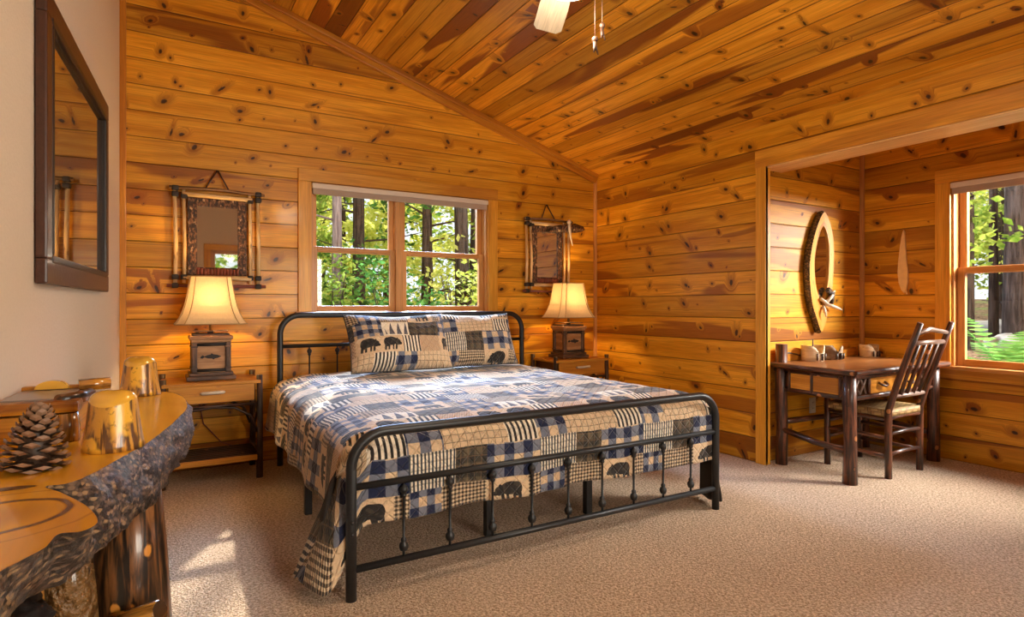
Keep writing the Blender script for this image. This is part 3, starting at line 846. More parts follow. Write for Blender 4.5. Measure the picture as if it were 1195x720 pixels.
def sqloop(hw, z, cut=.22, hd=None):
    hd = hd or hw; c = cut * hw; cd = cut * hd
    return [(-hw + c, -hd, z), (hw - c, -hd, z), (hw, -hd + cd, z), (hw, hd - cd, z), (hw - c, hd, z), (-hw + c, hd, z), (-hw, hd - cd, z), (-hw, -hd + cd, z)]
def lamp(loc, label, cord):
    t = thing('table_lamp', loc, label, 'lamp', 'shaded lamps on the nightstands')
    mb = MB(); mb.box((0, 0, .013), (.285, .235, .026), bevel=.004); mb.box((0, 0, .037), (.255, .205, .022), bevel=.005); mb.build('plinth', 'lampwood', t)
    mb = MB(); mb.box((0, 0, .145), (.20, .155, .20)); bp = mb.build('body', 'lamppanel', t)
    for sx in (-1, 1):
        for sy in (-1, 1):
            mb = MB(); mb.box((sx * .098, sy * .075, .145), (.034, .034, .198), bevel=.008)
            for z in (.075, .215): mb.box((sx * .098, sy * .075, z), (.040, .040, .010), bevel=.002)
            mb.build('corner_post', 'lampwood', t)
    for z in (.062, .228):
        for sy in (-1, 1):
            mb = MB(); mb.tube([(-.085, sy * .082, z), (.085, sy * .084, z)], .010, 8); mb.build('twig_rail', 'blackbind', t)
        for sx in (-1, 1):
            mb = MB(); mb.tube([(sx * .105, -.06, z), (sx * .105, .06, z)], .010, 8); mb.build('twig_rail', 'twigdark', t)
    fish = [(-.062, .150), (-.050, .160), (-.040, .152), (-.022, .160), (-.004, .163), (.0, .172), (.012, .164), (.036, .160), (.058, .150), (.036, .139), (.02, .137), (.012, .130), (.004, .137), (-.022, .139), (-.040, .147), (-.052, .138), (-.064, .142)]
    mb = MB(); mb.prism([(x, z) for x, z in fish], -.0835, -.0765, axis=1); mb.build('fish_carving', 'blackbind', bp)
    mb = MB(); mb.box((0, 0, .252), (.235, .19, .018), bevel=.005); mb.box((0, 0, .272), (.255, .21, .024), bevel=.006); mb.build('cap', 'lamppanel', t)  # paler wood than the plinth, painting in the lamp's light from above
    mb = MB(); mb.box((0, 0, .290), (.215, .17, .014), bevel=.004); mb.box((0, 0, .312), (.20, .16, .006), bevel=.002); mb.tube([(0, 0, .295), (0, 0, .312)], .02, 10); mb.build('top_plate', 'twigdark', t)
    mb = MB(); mb.tube([(0, 0, .31), (0, 0, .40)], .011, 12); mb.tube([(0, 0, .40), (0, 0, .44)], .018, 12); mb.build('neck', 'brass', t)
    mb = MB(); mb.ball((0, 0, .475), .03); mb.build('bulb', 'bulb', t)
    prof = [(.208, .360), (.200, .368), (.182, .395), (.165, .43), (.150, .475), (.138, .53), (.128, .59), (.119, .655), (.117, .668)]
    mb = MB(); mb.loft([sqloop(r, z, .24, r * .80) for r, z in prof], False, False, smooth=False)
    mb.build('lamp_shade', 'shade', t, recalc=False)
    mb = MB()
    for i in (0, -1): mb.tube(sqloop(prof[i][0], prof[i][1], .24, prof[i][0] * .80), .0038, 6, closed=True)
    for k in range(8): mb.tube([sqloop(r + .001, z, .24, (r + .001) * .80)[k] for r, z in prof], .0026, 6)
    mb.build('shade_piping', 'shadetrim', t)
    if cord:
        mb = MB(); mb.tube([(.05, .08, .012), (.0, .19, .012), (-.05, .205, -.03), (-.06, .205, -.16), (-.03, .205, -.33), (.08, .205, -.47), (.2, .195, -.52), (.25, .19, -.60)], .004, 6); mb.build('cord', 'twigred', t)
    l = bpy.data.lights.new('bulb_glow', 'POINT'); l.energy = LAMP; l.color = (1., .62, .24); l.shadow_soft_size = .035
    lo = bpy.data.objects.new('bulb_glow', l); C.objects.link(lo); lo.parent = t; lo.location = (0, 0, .52)
    return t
LAMP = 17.
lamp((.285, 4.385, .643), 'lit lamp with a carved box base on the nightstand left of the bed', True)
lamp((3.185, 4.385, .656), 'lit lamp with a carved box base on the nightstand in the far right corner', False)

# ------------------------------------------------------------------ twig mirrors over the nightstands
def twig_mirror(cx, label, w, burl):
    z0, z1 = 1.245, 1.955; h = z1 - z0; zc_ = (z0 + z1) / 2
    t = thing('twig_mirror', (cx, D - .004, z0), label, 'mirror', 'twig-framed mirrors above the nightstands')
    hw = w / 2
    mb = MB(); mb.box((0, -.010, h / 2 - .01), (w * .62 - .02, .018, h * .70)); mb.build('backing', 'shelf', t)
    fw, f0, f1 = w * .315, .085, .612                 # bark frame half width, bottom, top
    gx, g0, g1 = w * .215, .14, .555
    mb = MB(); bw = fw - gx
    for sx in (-1, 1): mb.box((sx * (gx + bw / 2), -.024, (f0 + f1) / 2), (bw, .022, f1 - f0), bevel=.006)
    mb.box((0, -.024, (g1 + f1) / 2), (2 * gx, .022, f1 - g1), bevel=.005); mb.box((0, -.024, (f0 + g0) / 2), (2 * gx, .020, g0 - f0), bevel=.005)
    mb.build('bark_frame', 'barkframe', t)
    mb = MB(); mb.box((0, -.021, (g0 + g1) / 2), (2 * gx + .004, .004, g1 - g0 + .004)); mb.build('mirror_glass', 'mirror', t)
    n = 13
    for i in range(n):
        x = -gx * .97 + i * 2 * gx * .97 / (n - 1); mb = MB(); mb.tube([(x, -.038, f0 + .002), (x + .002, -.038, f0 + .04 + .012 * rnd.random())], .0085, 7); mb.build('short_twig', 'twigred', t)
    for sx in (-1, 1):
        for q, rr in ((.88, .0125), (.70, .0115)):
            x = sx * hw * q
            mb = MB(); mb.tube([(x, -.036, .03), (x + .004, -.038, h * .4), (x - .003, -.036, h * .93)], [rr, rr * 1.05, rr * .95], 9, jit=.2); mb.build('upright_twig', 'twigpale', t)
    mb = MB(); mb.tube([(-hw * 1.0, -.052, h - .045), (0, -.050, h - .035), (hw * 1.02, -.052, h - .048)], [.012, .011, .010], 9, jit=.25); mb.build('top_twig', 'twigbrown', t)
    mb = MB(); mb.tube([(-hw * .74, -.056, .628), (hw * .74, -.056, .622)], .015, 9, jit=.2); mb.build('inner_twig', 'twigpale', t)
    mb = MB(); mb.tube([(-hw * .72, -.056, .068), (hw * .72, -.056, .066)], .015, 9, jit=.2); mb.build('inner_twig', 'twigpale', t)
    mb = MB(); mb.tube([(-hw * 1.05, -.052, .012), (0, -.05, .008), (hw * 1.05, -.052, .012)], .0115, 9, jit=.2); mb.build('bottom_twig', 'twigred', t)
    for sx in (-1, 1):
        for q, z in ((.88, h - .045), (.88, .625), (.70, .615), (.88, .07), (.70, .07), (.88, .012)):
            mb = MB(); mb.box((sx * hw * q, -.046, z), (.042, .048, .034), bevel=.010); mb.build('lashing', 'blackbind', t)
    for e in ((-.078, -.05, h - .035), (.072, -.05, h - .04)):
        mb = MB(); mb.tube([e, (e[0] * .04, -.014, h + .105)], .0055, 7, jit=.3); mb.build('hanger_twig', 'twigdark', t)
    if burl:
        mb = MB(); mb.tube([(-.01, -.075, .575), (.09, -.085, .59), (.19, -.085, .598), (.28, -.085, .605), (.36, -.08, .605), (.385, -.078, .60)], [.022, .03, .034, .036, .03, .012], 12, jit=.45); mb.build('bark_burl', 'barkframe', t)
        mb = MB(); mb.tube([(.18, -.125, .66), (.185, -.12, .60), (.205, -.11, .52), (.24, -.095, .44)], [.016, .014, .010, .004], 8, jit=.2); mb.ball((.18, -.122, .655), .022); mb.build('antler_prong', 'bone', t)
    return t
twig_mirror(.343, 'twig-framed mirror above the left lamp, in view beside the white wall', .585, False)
twig_mirror(3.09, 'twig-framed mirror with a bark burl above the corner lamp', .53, True)

# ------------------------------------------------------------------ big framed picture on the white wall
def picture():
    y0, y1, z0, z1 = 2.50, 3.85, 1.195, 2.19
    yc = (y0 + y1) / 2; ang = -math.atan(LK)
    t = thing('framed_picture', (xl(yc) + .003, yc, z0), 'large dark-framed picture behind glass on the white wall', 'picture', rz=ang)
    L, h = (y1 - y0) * math.hypot(1, LK), z1 - z0; f = .085
    mb = MB()
    for (c0, c1, d0, d1) in ((-L / 2, L / 2, 0, f), (-L / 2, L / 2, h - f, h), (-L / 2, -L / 2 + f, f, h - f), (L / 2 - f, L / 2, f, h - f)):
        mb.box((.017, (c0 + c1) / 2, (d0 + d1) / 2), (.034, c1 - c0, d1 - d0), bevel=.006)
    mb.build('frame', 'oak', t)
    mb = MB(); g = f - .012; e = f + .016
    for (c0, c1, d0, d1) in ((-L / 2 + g, L / 2 - g, g, e), (-L / 2 + g, L / 2 - g, h - e, h - g), (-L / 2 + g, -L / 2 + e, e, h - e), (L / 2 - e, L / 2 - g, e, h - e)):
        mb.box((.019, (c0 + c1) / 2, (d0 + d1) / 2), (.036, c1 - c0, d1 - d0), bevel=.007)
    mb.build('inner_moulding', 'oak_inner', t)
    mb = MB(); mb.box((.012, 0, h / 2), (.008, L - 2 * f, h - 2 * f)); mb.build('picture_glass', 'picture', t)
picture()

# ------------------------------------------------------------------ live-edge console table
def console():
    top = [(-.012, 2.995), (.041, 2.935), (.078, 2.771), (.087, 2.60), (.080, 2.43), (.045, 2.22), (.008, 2.04), (-.024, 1.905), (-.056, 1.81), (-.084, 1.728), (-.126, 1.606), (-.165, 1.54),
           (-.202, 1.535), (-.172, 1.477), (-.126, 1.373), (-.1, 1.288), (-.093, 1.231), (-.112, 1.20), (-.142, 1.205), (-.152, 1.15), (-.175, 1.105), (-.195, 1.06), (-.20, .9), (-.19, .7), (-.21, .5)]
    bot = [(-.01, 3.00), (.050, 2.95), (.095, 2.80), (.102, 2.62), (.088, 2.43), (.060, 2.27), (.025, 2.06), (0., 1.90), (-.025, 1.79), (-.05, 1.69), (-.085, 1.58), (-.10, 1.53),
           (-.110, 1.50), (-.118, 1.47), (-.130, 1.43), (-.142, 1.40), (-.155, 1.38), (-.165, 1.36), (-.18, 1.345), (-.20, 1.32), (-.215, 1.28), (-.22, 1.15), (-.215, .95), (-.205, .72), (-.22, .5)]
    t = thing('console_table', (-.2, 1.9, 0), 'live-edge log console table with a glossy slab top along the white wall', 'table')
    o = Vector((-.2, 1.9, 0)); zt, zb = .75, .605
    def sm(pts, n):                    # Catmull-Rom resample
        out = []
        for i in range(len(pts) - 1):
            p = [Vector(pts[max(0, min(len(pts) - 1, i + k))]) for k in (-1, 0, 1, 2)]
            for j in range(n):
                s = j / n
                out.append(.5 * ((2 * p[1]) + (p[2] - p[0]) * s + (2 * p[0] - 5 * p[1] + 4 * p[2] - p[3]) * s * s + (3 * p[1] - p[0] - 3 * p[2] + p[3]) * s ** 3))
        out.append(Vector(pts[-1])); return out
    T, B = sm(top, 6), sm(bot, 6); n = len(T)
    back = [(xl(.5) + .006, .5), (xl(3.0) + .006, 3.0)]
    mb = MB(); pts = [Vector((p.x, p.y, zt)) - o for p in T] + [Vector((*q, zt)) - o for q in back]
    mb.poly(pts, [(p.y, p.x) for p in pts])
    bt = mb.build('slab_top', 'slab', t)
    g = Gr; 
    mb = MB(); K = 9; rows = []
    for i in range(n):
        col = []
        for k in range(K + 1):
            s = k / K
            p = T[i].lerp(B[i], s ** .8)
            ta = (B[min(i + 1, n - 1)] - B[max(i - 1, 0)])
            nn = Vector((-ta.y, ta.x)).normalized() if ta.length > 0 else Vector((1, 0))
            if nn.x < 0: nn = -nn
            z = zt + .0005 + (zb - zt) * s
            ns = mnoise.noise(Vector((p.x * 22, p.y * 22, z * 30))) * .012 + mnoise.noise(Vector((p.x * 60, p.y * 60, z * 70))) * .006
            bulge = (math.sin(PI * s) * .012 + ns * (1 if k not in (0,) else .25))
            col.append(mb.bm.verts.new((p.x + nn.x * bulge - o.x, p.y + nn.y * bulge - o.y, z + (0 if k == 0 else mnoise.noise(Vector((p.x * 9, p.y * 9, 5))) * .012))))
        # underside back to the wall
        yb = min(max(B[i].y, .5), 3.0)
        col.append(mb.bm.verts.new((xl(yb) + .02 - o.x, yb - o.y, zb - .01)))
        rows.append(col)
    for i in range(n - 1):
        for k in range(K + 1):
            mb.face([rows[i][k], rows[i][k + 1], rows[i + 1][k + 1], rows[i + 1][k]], [(0, 0)] * 4, k < K)
    mb.build('bark_edge', 'bark', t)
    def leg(pts, r, mat='logleg', name='leg', jit=.12):
        m2 = MB(); m2.tube([Vector(p) - o for p in pts], r, 16, jit=jit); return m2.build(name, mat, t)
    l1 = leg([(-.075, 2.03, .64), (-.072, 2.02, .4), (-.06, 2.0, .0)], [.075, .088, .105])
    m2 = MB(); m2.tube([Vector(p) - o for p in ((-.10, 1.93, .26), (-.05, 1.88, .285), (.0, 1.845, .305))], [.035, .032, .028], 10, jit=.2); m2.build('branch_stub', 'logpeel', l1)
    leg([(-.215, 1.93, .62), (-.205, 1.93, .35), (-.19, 1.95, 0.)], [.045, .06, .07], 'burl')
    leg([(-.30, 1.88, .62), (-.285, 1.86, .3), (-.275, 1.84, 0.)], [.04, .045, .05], 'logpeel')
    leg([(-.30, .72, .62), (-.29, .74, .3), (-.28, .76, 0.)], [.08, .09, .1])
    leg([(-.10, 2.82, .62), (-.10, 2.83, .3), (-.09, 2.85, 0.)], [.07, .08, .09])
    m2 = MB(); m2.ball(Vector((-.255, 1.66, .42)) - o, .05, jit=.5); m2.tube([Vector((-.27, 1.82, .42)) - o, Vector((-.26, 1.70, .42)) - o], .025, 8); m2.build('root_burl', 'blackbind', t)
    return t
console()

def stump(loc, r, h, tilt, label):
    t = thing('log_stump', loc, label, 'log', 'varnished log stumps on the console table')
    mb = MB(); seg = 28; loops = []
    for i in range(9):
        s = i / 8
        rr = r * (1.0 - .20 * s + .06 * (1 - s) ** 3)
        loops.append([(rr * math.cos(a) * (1 + .03 * math.sin(3 * a)), rr * math.sin(a), h * s * .80 + (.05 * h * s * (math.sin(a * 2 + tilt)) if i else 0)) for a in [2 * PI * k / seg for k in range(seg)]])
    mb.loft(loops, True, False, swap=True); mb.build('bark_side', 'stumpbark', t)
    mb = MB(); base = loops[-1]; dl = [base]
    for j in range(1, 7):
        q = math.cos(j / 6 * PI / 2); up = math.sin(j / 6 * PI / 2)
        dl.append([(p[0] * max(q, .03), p[1] * max(q, .03), p[2] * q + (h * .80) * (1 - q) + h * .20 * up) for p in base])
    mb.loft(dl, False, True); mb.build('polished_top', 'stump_top', t)
    return t
stump((-.105, 1.865, .7505), .067, .150, 2.2, 'polished log stump nearest on the console table, beside the pine cone and box')
stump((-.072, 2.925, .7505), .072, .160, 2.6, 'polished log stump at the far end of the console table')

def pine_cone(loc, r, h, label):
    t = thing('pine_cone', loc, label, 'pine cone')
    mb = MB(); mb.lathe([(.004, 0), (r * .45, .008), (r * .42, h * .35), (r * .22, h * .75), (.006, h * .93)], (0, 0, 0), 14); mb.build('core', 'cone', t)
    ms, mt = MB(), MB(); N = 92; ga = PI * (3 - math.sqrt(5))
    for i in range(N):
        s = i / (N - 1); z = h * (.03 + .87 * s ** 1.2)
        env = r * (min(1., .72 + 1.9 * s) if s < .15 else 1. - .80 * ((s - .15) / .85) ** 1.15)
        L = max(env, .012); wdt = .0215 * (1 - .55 * s); up = -.30 + 1.9 * s ** 1.25
        a = i * ga; ca, sa = math.cos(a), math.sin(a)
        def pt(rad, side, dz): return (ca * rad - sa * side, sa * rad + ca * side, z + dz)
        r0 = L * .25
        prof = [(r0, .004, 0.), (L * .62, wdt * .75, L * .30 * up), (L * .88, wdt, L * .50 * up), (L, wdt * .72, L * .62 * up + .003)]
        for mb_, seg_, th in ((ms, prof[:3], .0022), (mt, prof[2:], .0042)):
            loops = [[pt(q, -w_, dz), pt(q, 0, dz - th * 1.2), pt(q, w_, dz), pt(q, 0, dz + th)] for q, w_, dz in seg_]
            mb_.loft(loops, True, True, smooth=False)
    ms.build('scales', 'cone', t); mt.build('scale_tips', 'conetip', t)
    t.rotation_euler = (R(-4), R(6), 0)
    return t
pine_cone((-.250, 1.715, .7535), 0.072, .142, 'open brown pine cone standing on the console table')

def wood_box():
    # near face looks at the camera; built in its own axes, x to the right
    t = thing('wooden_box', (-.278, 2.07, .7505), 'varnished wooden box with a grey inlaid lid, against the white wall', 'box', rz=R(-3.7))
    w, d = .195, .27
    mb = MB(); mb.box((-.01, .10, .036), (w - .03, d, .072), bevel=.008); mb.build('body', 'boxwood', t)
    mb = MB(); mb.tube([(w / 2 - .035, .10 - d / 2 - .006, .0), (w / 2 - .033, .10 - d / 2 - .004, .04), (w / 2 - .035, .10 - d / 2 - .004, .076)], [.026, .024, .024], 14, jit=.12); mb.build('corner_log', 'logpeel', t)
    mb = MB(); mb.box((-.01, .10, .093), (w, d + .02, .034), bevel=.010); lid = mb.build('lid', 'boxwood', t)
    mb = MB(); mb.box((-.02, .105, .1115), (w - .05, d - .04, .005), bevel=.002); mb.build('inlay', 'boxlid', lid)
    mb = MB(); mb.box((.0, .235, .116), (w, .03, .016), bevel=.005); mb.build('lid_batten', 'boxwood', lid)
    mb = MB(); mb.prism([(-.042 + .042 * (1 - math.cos(PI * k / 12)) - .02, .116 + .026 * math.sin(PI * k / 12)) for k in range(13)], .20, .225, axis=1); mb.build('handle', 'stump_top', lid)
    mb = MB(); mb.tube([(w / 2 - .06, -.02, .110), (w / 2 - .02, .03, .108), (w / 2 - .005, .10, .108)], [.016, .018, .016], 10, jit=.3); mb.build('twig_edge', 'logleg', lid)
    mb = MB(); mb.tube([(w / 2 - .05, .20, .124), (w / 2 + .03, .22, .126)], .018, 12, jit=.1); mb.build('log_roll', 'logpeel', lid)
wood_box()

# ------------------------------------------------------------------ desk in the alcove
def desk():
    o = Vector((4.28, 2.40, 0))
    t = thing('writing_desk', o, 'rustic hickory log desk with drawer panels in the alcove', 'desk')
    def q(p): return Vector(p) - o
    LA, LN, RB, RN = (3.795, 2.665), (3.735, 2.145), (4.83, 2.665), (4.825, 2.165)
    for (x, y), top in ((LA, .85), (LN, .695), (RB, .80), (RN, .695)):
        mb = MB(); mb.tube([q((x, y, 0)), q((x + .006, y, .25)), q((x - .004, y, .5)), q((x, y, top))], [.042, .039, .040, .038], 14, jit=.14); mb.build('leg', 'hick', t)
    mb = MB()
    pts = [(3.685, 2.085), (4.89, 2.095), (4.89, 2.735), (3.735, 2.735)]
    A = [mb.bm.verts.new(q((x, y, .69))) for x, y in pts]; B = [mb.bm.verts.new(q((x, y, .72))) for x, y in pts]
    mb.face(A[::-1], [p for p in pts[::-1]]); mb.face(B, pts)
    for k in range(4): mb.face([A[k], A[(k + 1) % 4], B[(k + 1) % 4], B[k]], [(0, 0), (1, 0), (1, .03), (0, .03)])
    bmesh.ops.bevel(mb.bm, geom=[e for e in mb.bm.edges], offset=.006, segments=2, affect='EDGES')
    mb.build('desk_top', 'desktop', t)
    for a, b in ((pts[0], pts[1]), (pts[0], pts[3])):             # half-log edging round the top
        mb = MB(); mb.tube([q((*a, .703)), q((*b, .703))], .017, 10, jit=.1); mb.build('top_edging', 'hick', t)
    def lg(name, pts, r, mat='hick', jit=.2):
        mb = MB(); mb.tube([q(p) for p in pts], r, 9, jit=jit); mb.build(name, mat, t)
    for z in (.668, .535):
        for a, b in ((LN, LA), (LN, RN), (LA, RB), (RN, RB)): lg('apron_rail', [(*a, z), (*b, z)], .0165)
    for s0, s1 in ((.14, .50), (.53, .84)):
        a = Vector(LN).lerp(Vector(LA), s0); b = Vector(LN).lerp(Vector(LA), s1)
        mb = MB(); c = (a + b) / 2; mb.box(q((c.x, c.y, .602)), (.02, (b - a).length, .105), bevel=.003, rot=Matrix.Rotation(-math.atan2(b.x - a.x, b.y - a.y), 3, 'Z')); mb.build('side_panel', 'honey', t)
    for s in (.115, .515, .86):
        c = Vector(LN).lerp(Vector(LA), s); lg('panel_post', [(c.x - .008, c.y, .535), (c.x - .008, c.y, .668)], .011)
    mb = MB(); mb.box(q((4.28, 2.19, .602)), (1.04, .02, .12)); mb.build('front_backing', 'shelf', t)
    for k, x in enumerate((3.80, 3.88, 4.62, 4.70)):              # crossed twigs beside the legs
        lg('lattice_twig', [(x, 2.165, .545), (x + .08, 2.165, .66)], .007, 'hick_pale'); lg('lattice_twig', [(x + .08, 2.165, .545), (x, 2.165, .66)], .007, 'hick_pale')
    for x in (3.975, 4.60): lg('lattice_post', [(x, 2.16, .54), (x, 2.16, .67)], .011)
    mb = MB(); mb.box(q((4.285, 2.168, .602)), (.58, .024, .108), bevel=.004); dr = mb.build('drawer', 'honey', t)
    for x in (4.12, 4.45):
        mb = MB(); mb.tube([q((x - .04, 2.155, .615)), q((x - .03, 2.13, .60)), q((x, 2.122, .592)), q((x + .03, 2.13, .60)), q((x + .04, 2.155, .615))], .008, 7); mb.build('handle', 'hick', dr)
    lg('stretcher', [(LN[0], LN[1], .20), (3.76, 2.4, .215), (*LA, .25)], .021); lg('stretcher', [(*LA, .30), (4.3, 2.66, .29), (*RB, .28)], .02); lg('stretcher', [(*RN, .2), (*RB, .25)], .02)
    mb = MB()                                                     # low shaped gallery board along the back
    prof = [(3.83, .722), (4.80, .722), (4.80, .79), (4.62, .775), (4.45, .76), (4.2, .775), (4.05, .81), (3.93, .825), (3.83, .815)]
    mb.prism([(x - o.x, z) for x, z in prof], 2.705 - o.y, 2.728 - o.y, axis=1); mb.build('gallery_board', 'honey', t)
    mb = MB(); mb.tube([q((3.84, 2.70, .765)), q((3.93, 2.70, .78)), q((4.02, 2.70, .765)), q((4.06, 2.70, .755))], .006, 7); mb.build('gallery_twig', 'hick', t)
desk()

def chair():
    FL_, FR2, BL, BR = Vector((4.075, 2.50, 0)), Vector((4.475, 2.50, 0)), Vector((4.068, 2.085, 0)), Vector((4.475, 2.09, 0))
    o = Vector((4.27, 2.29, 0))
    t = thing('hickory_chair', o, 'hickory log side chair with a woven splint seat pulled up to the desk', 'chair')
    def q(p): return Vector(p) - o
    for p in (FL_, FR2):
        mb = MB(); mb.tube([q(p), q(p + Vector((0, 0, .25))), q(p + Vector((0, 0, .50)))], [.021, .020, .019], 11, jit=.15); mb.build('front_leg', 'hick', t)
    tops = []
    for p, tx in ((BL, -.012), (BR, -.005)):
        pts = [p, p + Vector((0, .0, .22)), p + Vector((0, 0, .44)), p + Vector((tx * .3, -.055, .62)), p + Vector((tx * .7, -.125, .82)), p + Vector((tx, -.195, 1.015))]
        mb = MB(); mb.tube([q(v) for v in pts], [.022, .022, .022, .021, .020, .018], 11, jit=.15); mb.build('back_post', 'hick', t); tops.append(pts)
    def at(i, z):
        p = tops[i]
        for a, b in zip(p, p[1:]):
            if a.z <= z <= b.z: return a.lerp(b, (z - a.z) / (b.z - a.z))
    mb = MB(); a, b = at(0, .945), at(1, .945); mb.tube([q(a), q((a + b) / 2 + Vector((-.03, 0, .025))), q(b)], [.013, .017, .013], 9); mb.build('crest_rail', 'hick_pale', t)
    mb = MB(); a, b = at(0, .885), at(1, .885); mb.tube([q(a), q(b)], .016, 9, jit=.1); mb.build('upper_back_rail', 'hick_pale', t)
    mb = MB(); a2, b2 = at(0, .535), at(1, .535); mb.tube([q(a2), q((a2 + b2) / 2), q(b2)], [.014, .016, .014], 9, jit=.1); mb.build('lower_back_rail', 'hick_pale', t)
    for k in range(4):
        s = .2 + .2 * k
        mb = MB(); mb.tube([q(a2.lerp(b2, s)), q(a.lerp(b, s))], .012, 8, jit=.2); mb.build('back_spindle', 'hick', t)
    for p0, p1, zs in ((FL_, BL, (.14, .26, .38)), (FR2, BR, (.14, .26, .38)), (FL_, FR2, (.2, .31, .39)), (BL, BR, (.155, .285, .39))):
        for z in zs:
            mb = MB(); mb.tube([q(p0 + Vector((0, 0, z))), q((p0 + p1) / 2 + Vector((0, 0, z + .006))), q(p1 + Vector((0, 0, z)))], .0125, 9, jit=.15); mb.build('rung', 'hick', t)
    mb = MB(); n = 10; th = .02
    c = [FL_ + Vector((-.012, .02, 0)), FR2 + Vector((.012, .02, 0)), BR + Vector((.012, -.012, 0)), BL + Vector((-.012, -.012, 0))]
    G = []
    for i in range(n + 1):
        r_ = []
        for k in range(n + 1):
            p = c[3].lerp(c[2], i / n).lerp(c[0].lerp(c[1], i / n), k / n)
            z = .445 - .018 * math.sin(PI * i / n) * math.sin(PI * k / n)
            r_.append((p, z))
        G.append(r_)
    up = [[mb.bm.verts.new(q((p.x, p.y, z))) for p, z in r_] for r_ in G]; dn = [[mb.bm.verts.new(q((p.x, p.y, z - .045))) for p, z in r_] for r_ in G]
    for i in range(n):
        for k in range(n):
            uv = [(G[a][b][0].x, G[a][b][0].y) for a, b in ((i, k), (i + 1, k), (i + 1, k + 1), (i, k + 1))]
            mb.face([up[i][k], up[i + 1][k], up[i + 1][k + 1], up[i][k + 1]], uv, True); mb.face([dn[i][k], dn[i][k + 1], dn[i + 1][k + 1], dn[i + 1][k]], [uv[0], uv[3], uv[2], uv[1]], True)
    for i in range(n):
        for A_, B_ in (((i, 0), (i + 1, 0)), ((i, n), (i + 1, n)), ((0, i), (0, i + 1)), ((n, i), (n, i + 1))):
            pa, pb = G[A_[0]][A_[1]][0], G[B_[0]][B_[1]][0]
            s0, s1 = pa.x + pa.y, pb.x + pb.y
            mb.face([up[A_[0]][A_[1]], up[B_[0]][B_[1]], dn[B_[0]][B_[1]], dn[A_[0]][A_[1]]], [(s0, 0), (s1, 0), (s1, .045), (s0, .045)], True)
    bmesh.ops.bevel(mb.bm, geom=[e for e in mb.bm.edges if len(e.link_faces) == 2 and e.calc_face_angle(0) > 1.], offset=.012, segments=3, affect='EDGES')
    mb.build('woven_seat', 'weave', t)
chair()

def birch_pot(loc, r, h, label, mat, spike, horns):
    t = thing('birch_candle_holder', loc, label, 'candle holder', 'birch bark candle holders on the desk')
    mb = MB(); seg = 24; outer = []
    for s in (0, .25, .5, .75, 1.):
        l = []
        for k in range(seg):
            a = 2 * PI * k / seg
            hh = h * (1 - .55 * max(0, math.sin((a + 2.6) * (horns + 1))) ** 2 * (s ** 2)); rr = r * (1 + .06 * math.sin(2 * a + 1) + .05 * (s - .5))
            l.append((rr * math.cos(a), rr * math.sin(a), hh * s))
        outer.append(l)
    inner = [[(x * .86, y * .86, z) for x, y, z in outer[-1]], [(x * .84, y * .84, h * .42) for x, y, z in outer[-1]]]
    mb.loft(outer + inner, True, True); mb.build('bark_cup', mat, t)
    mb = MB(); mb.lathe([(r * .8, h * .30), (r * .8, h * .48), (.004, h * .50)], (0, 0, 0), 18); w = mb.build('candle', 'wax', t)
    if spike:
        mb = MB(); mb.tube([(0, 0, h * .49), (.003, 0, h * .69 + .08)], [.006, .004], 7); mb.build('wick', 'wax', w)
    for a in (-2.2, -1.75, -1.3):
        mb = MB(); mb.tube([(r * 1.04 * math.cos(a), r * 1.04 * math.sin(a), .008), (r * 1.06 * math.cos(a), r * 1.06 * math.sin(a), h * .5)], .007, 6); mb.build('trim_twig', 'twigdark', t)
birch_pot((4.105, 2.63, .7205), .082, .112, 'pale birch bark candle holder with a tall dark wick, front left on the desk', 'birch', True, 1)
birch_pot((4.345, 2.625, .7205), .072, .10, 'dark birch bark candle holder behind the pale one on the desk', 'birchdark', False, 2)
birch_pot((4.79, 2.60, .7205), .07, .098, 'tan birch bark candle holder alone at the corner end of the desk', 'birch', False, 1)

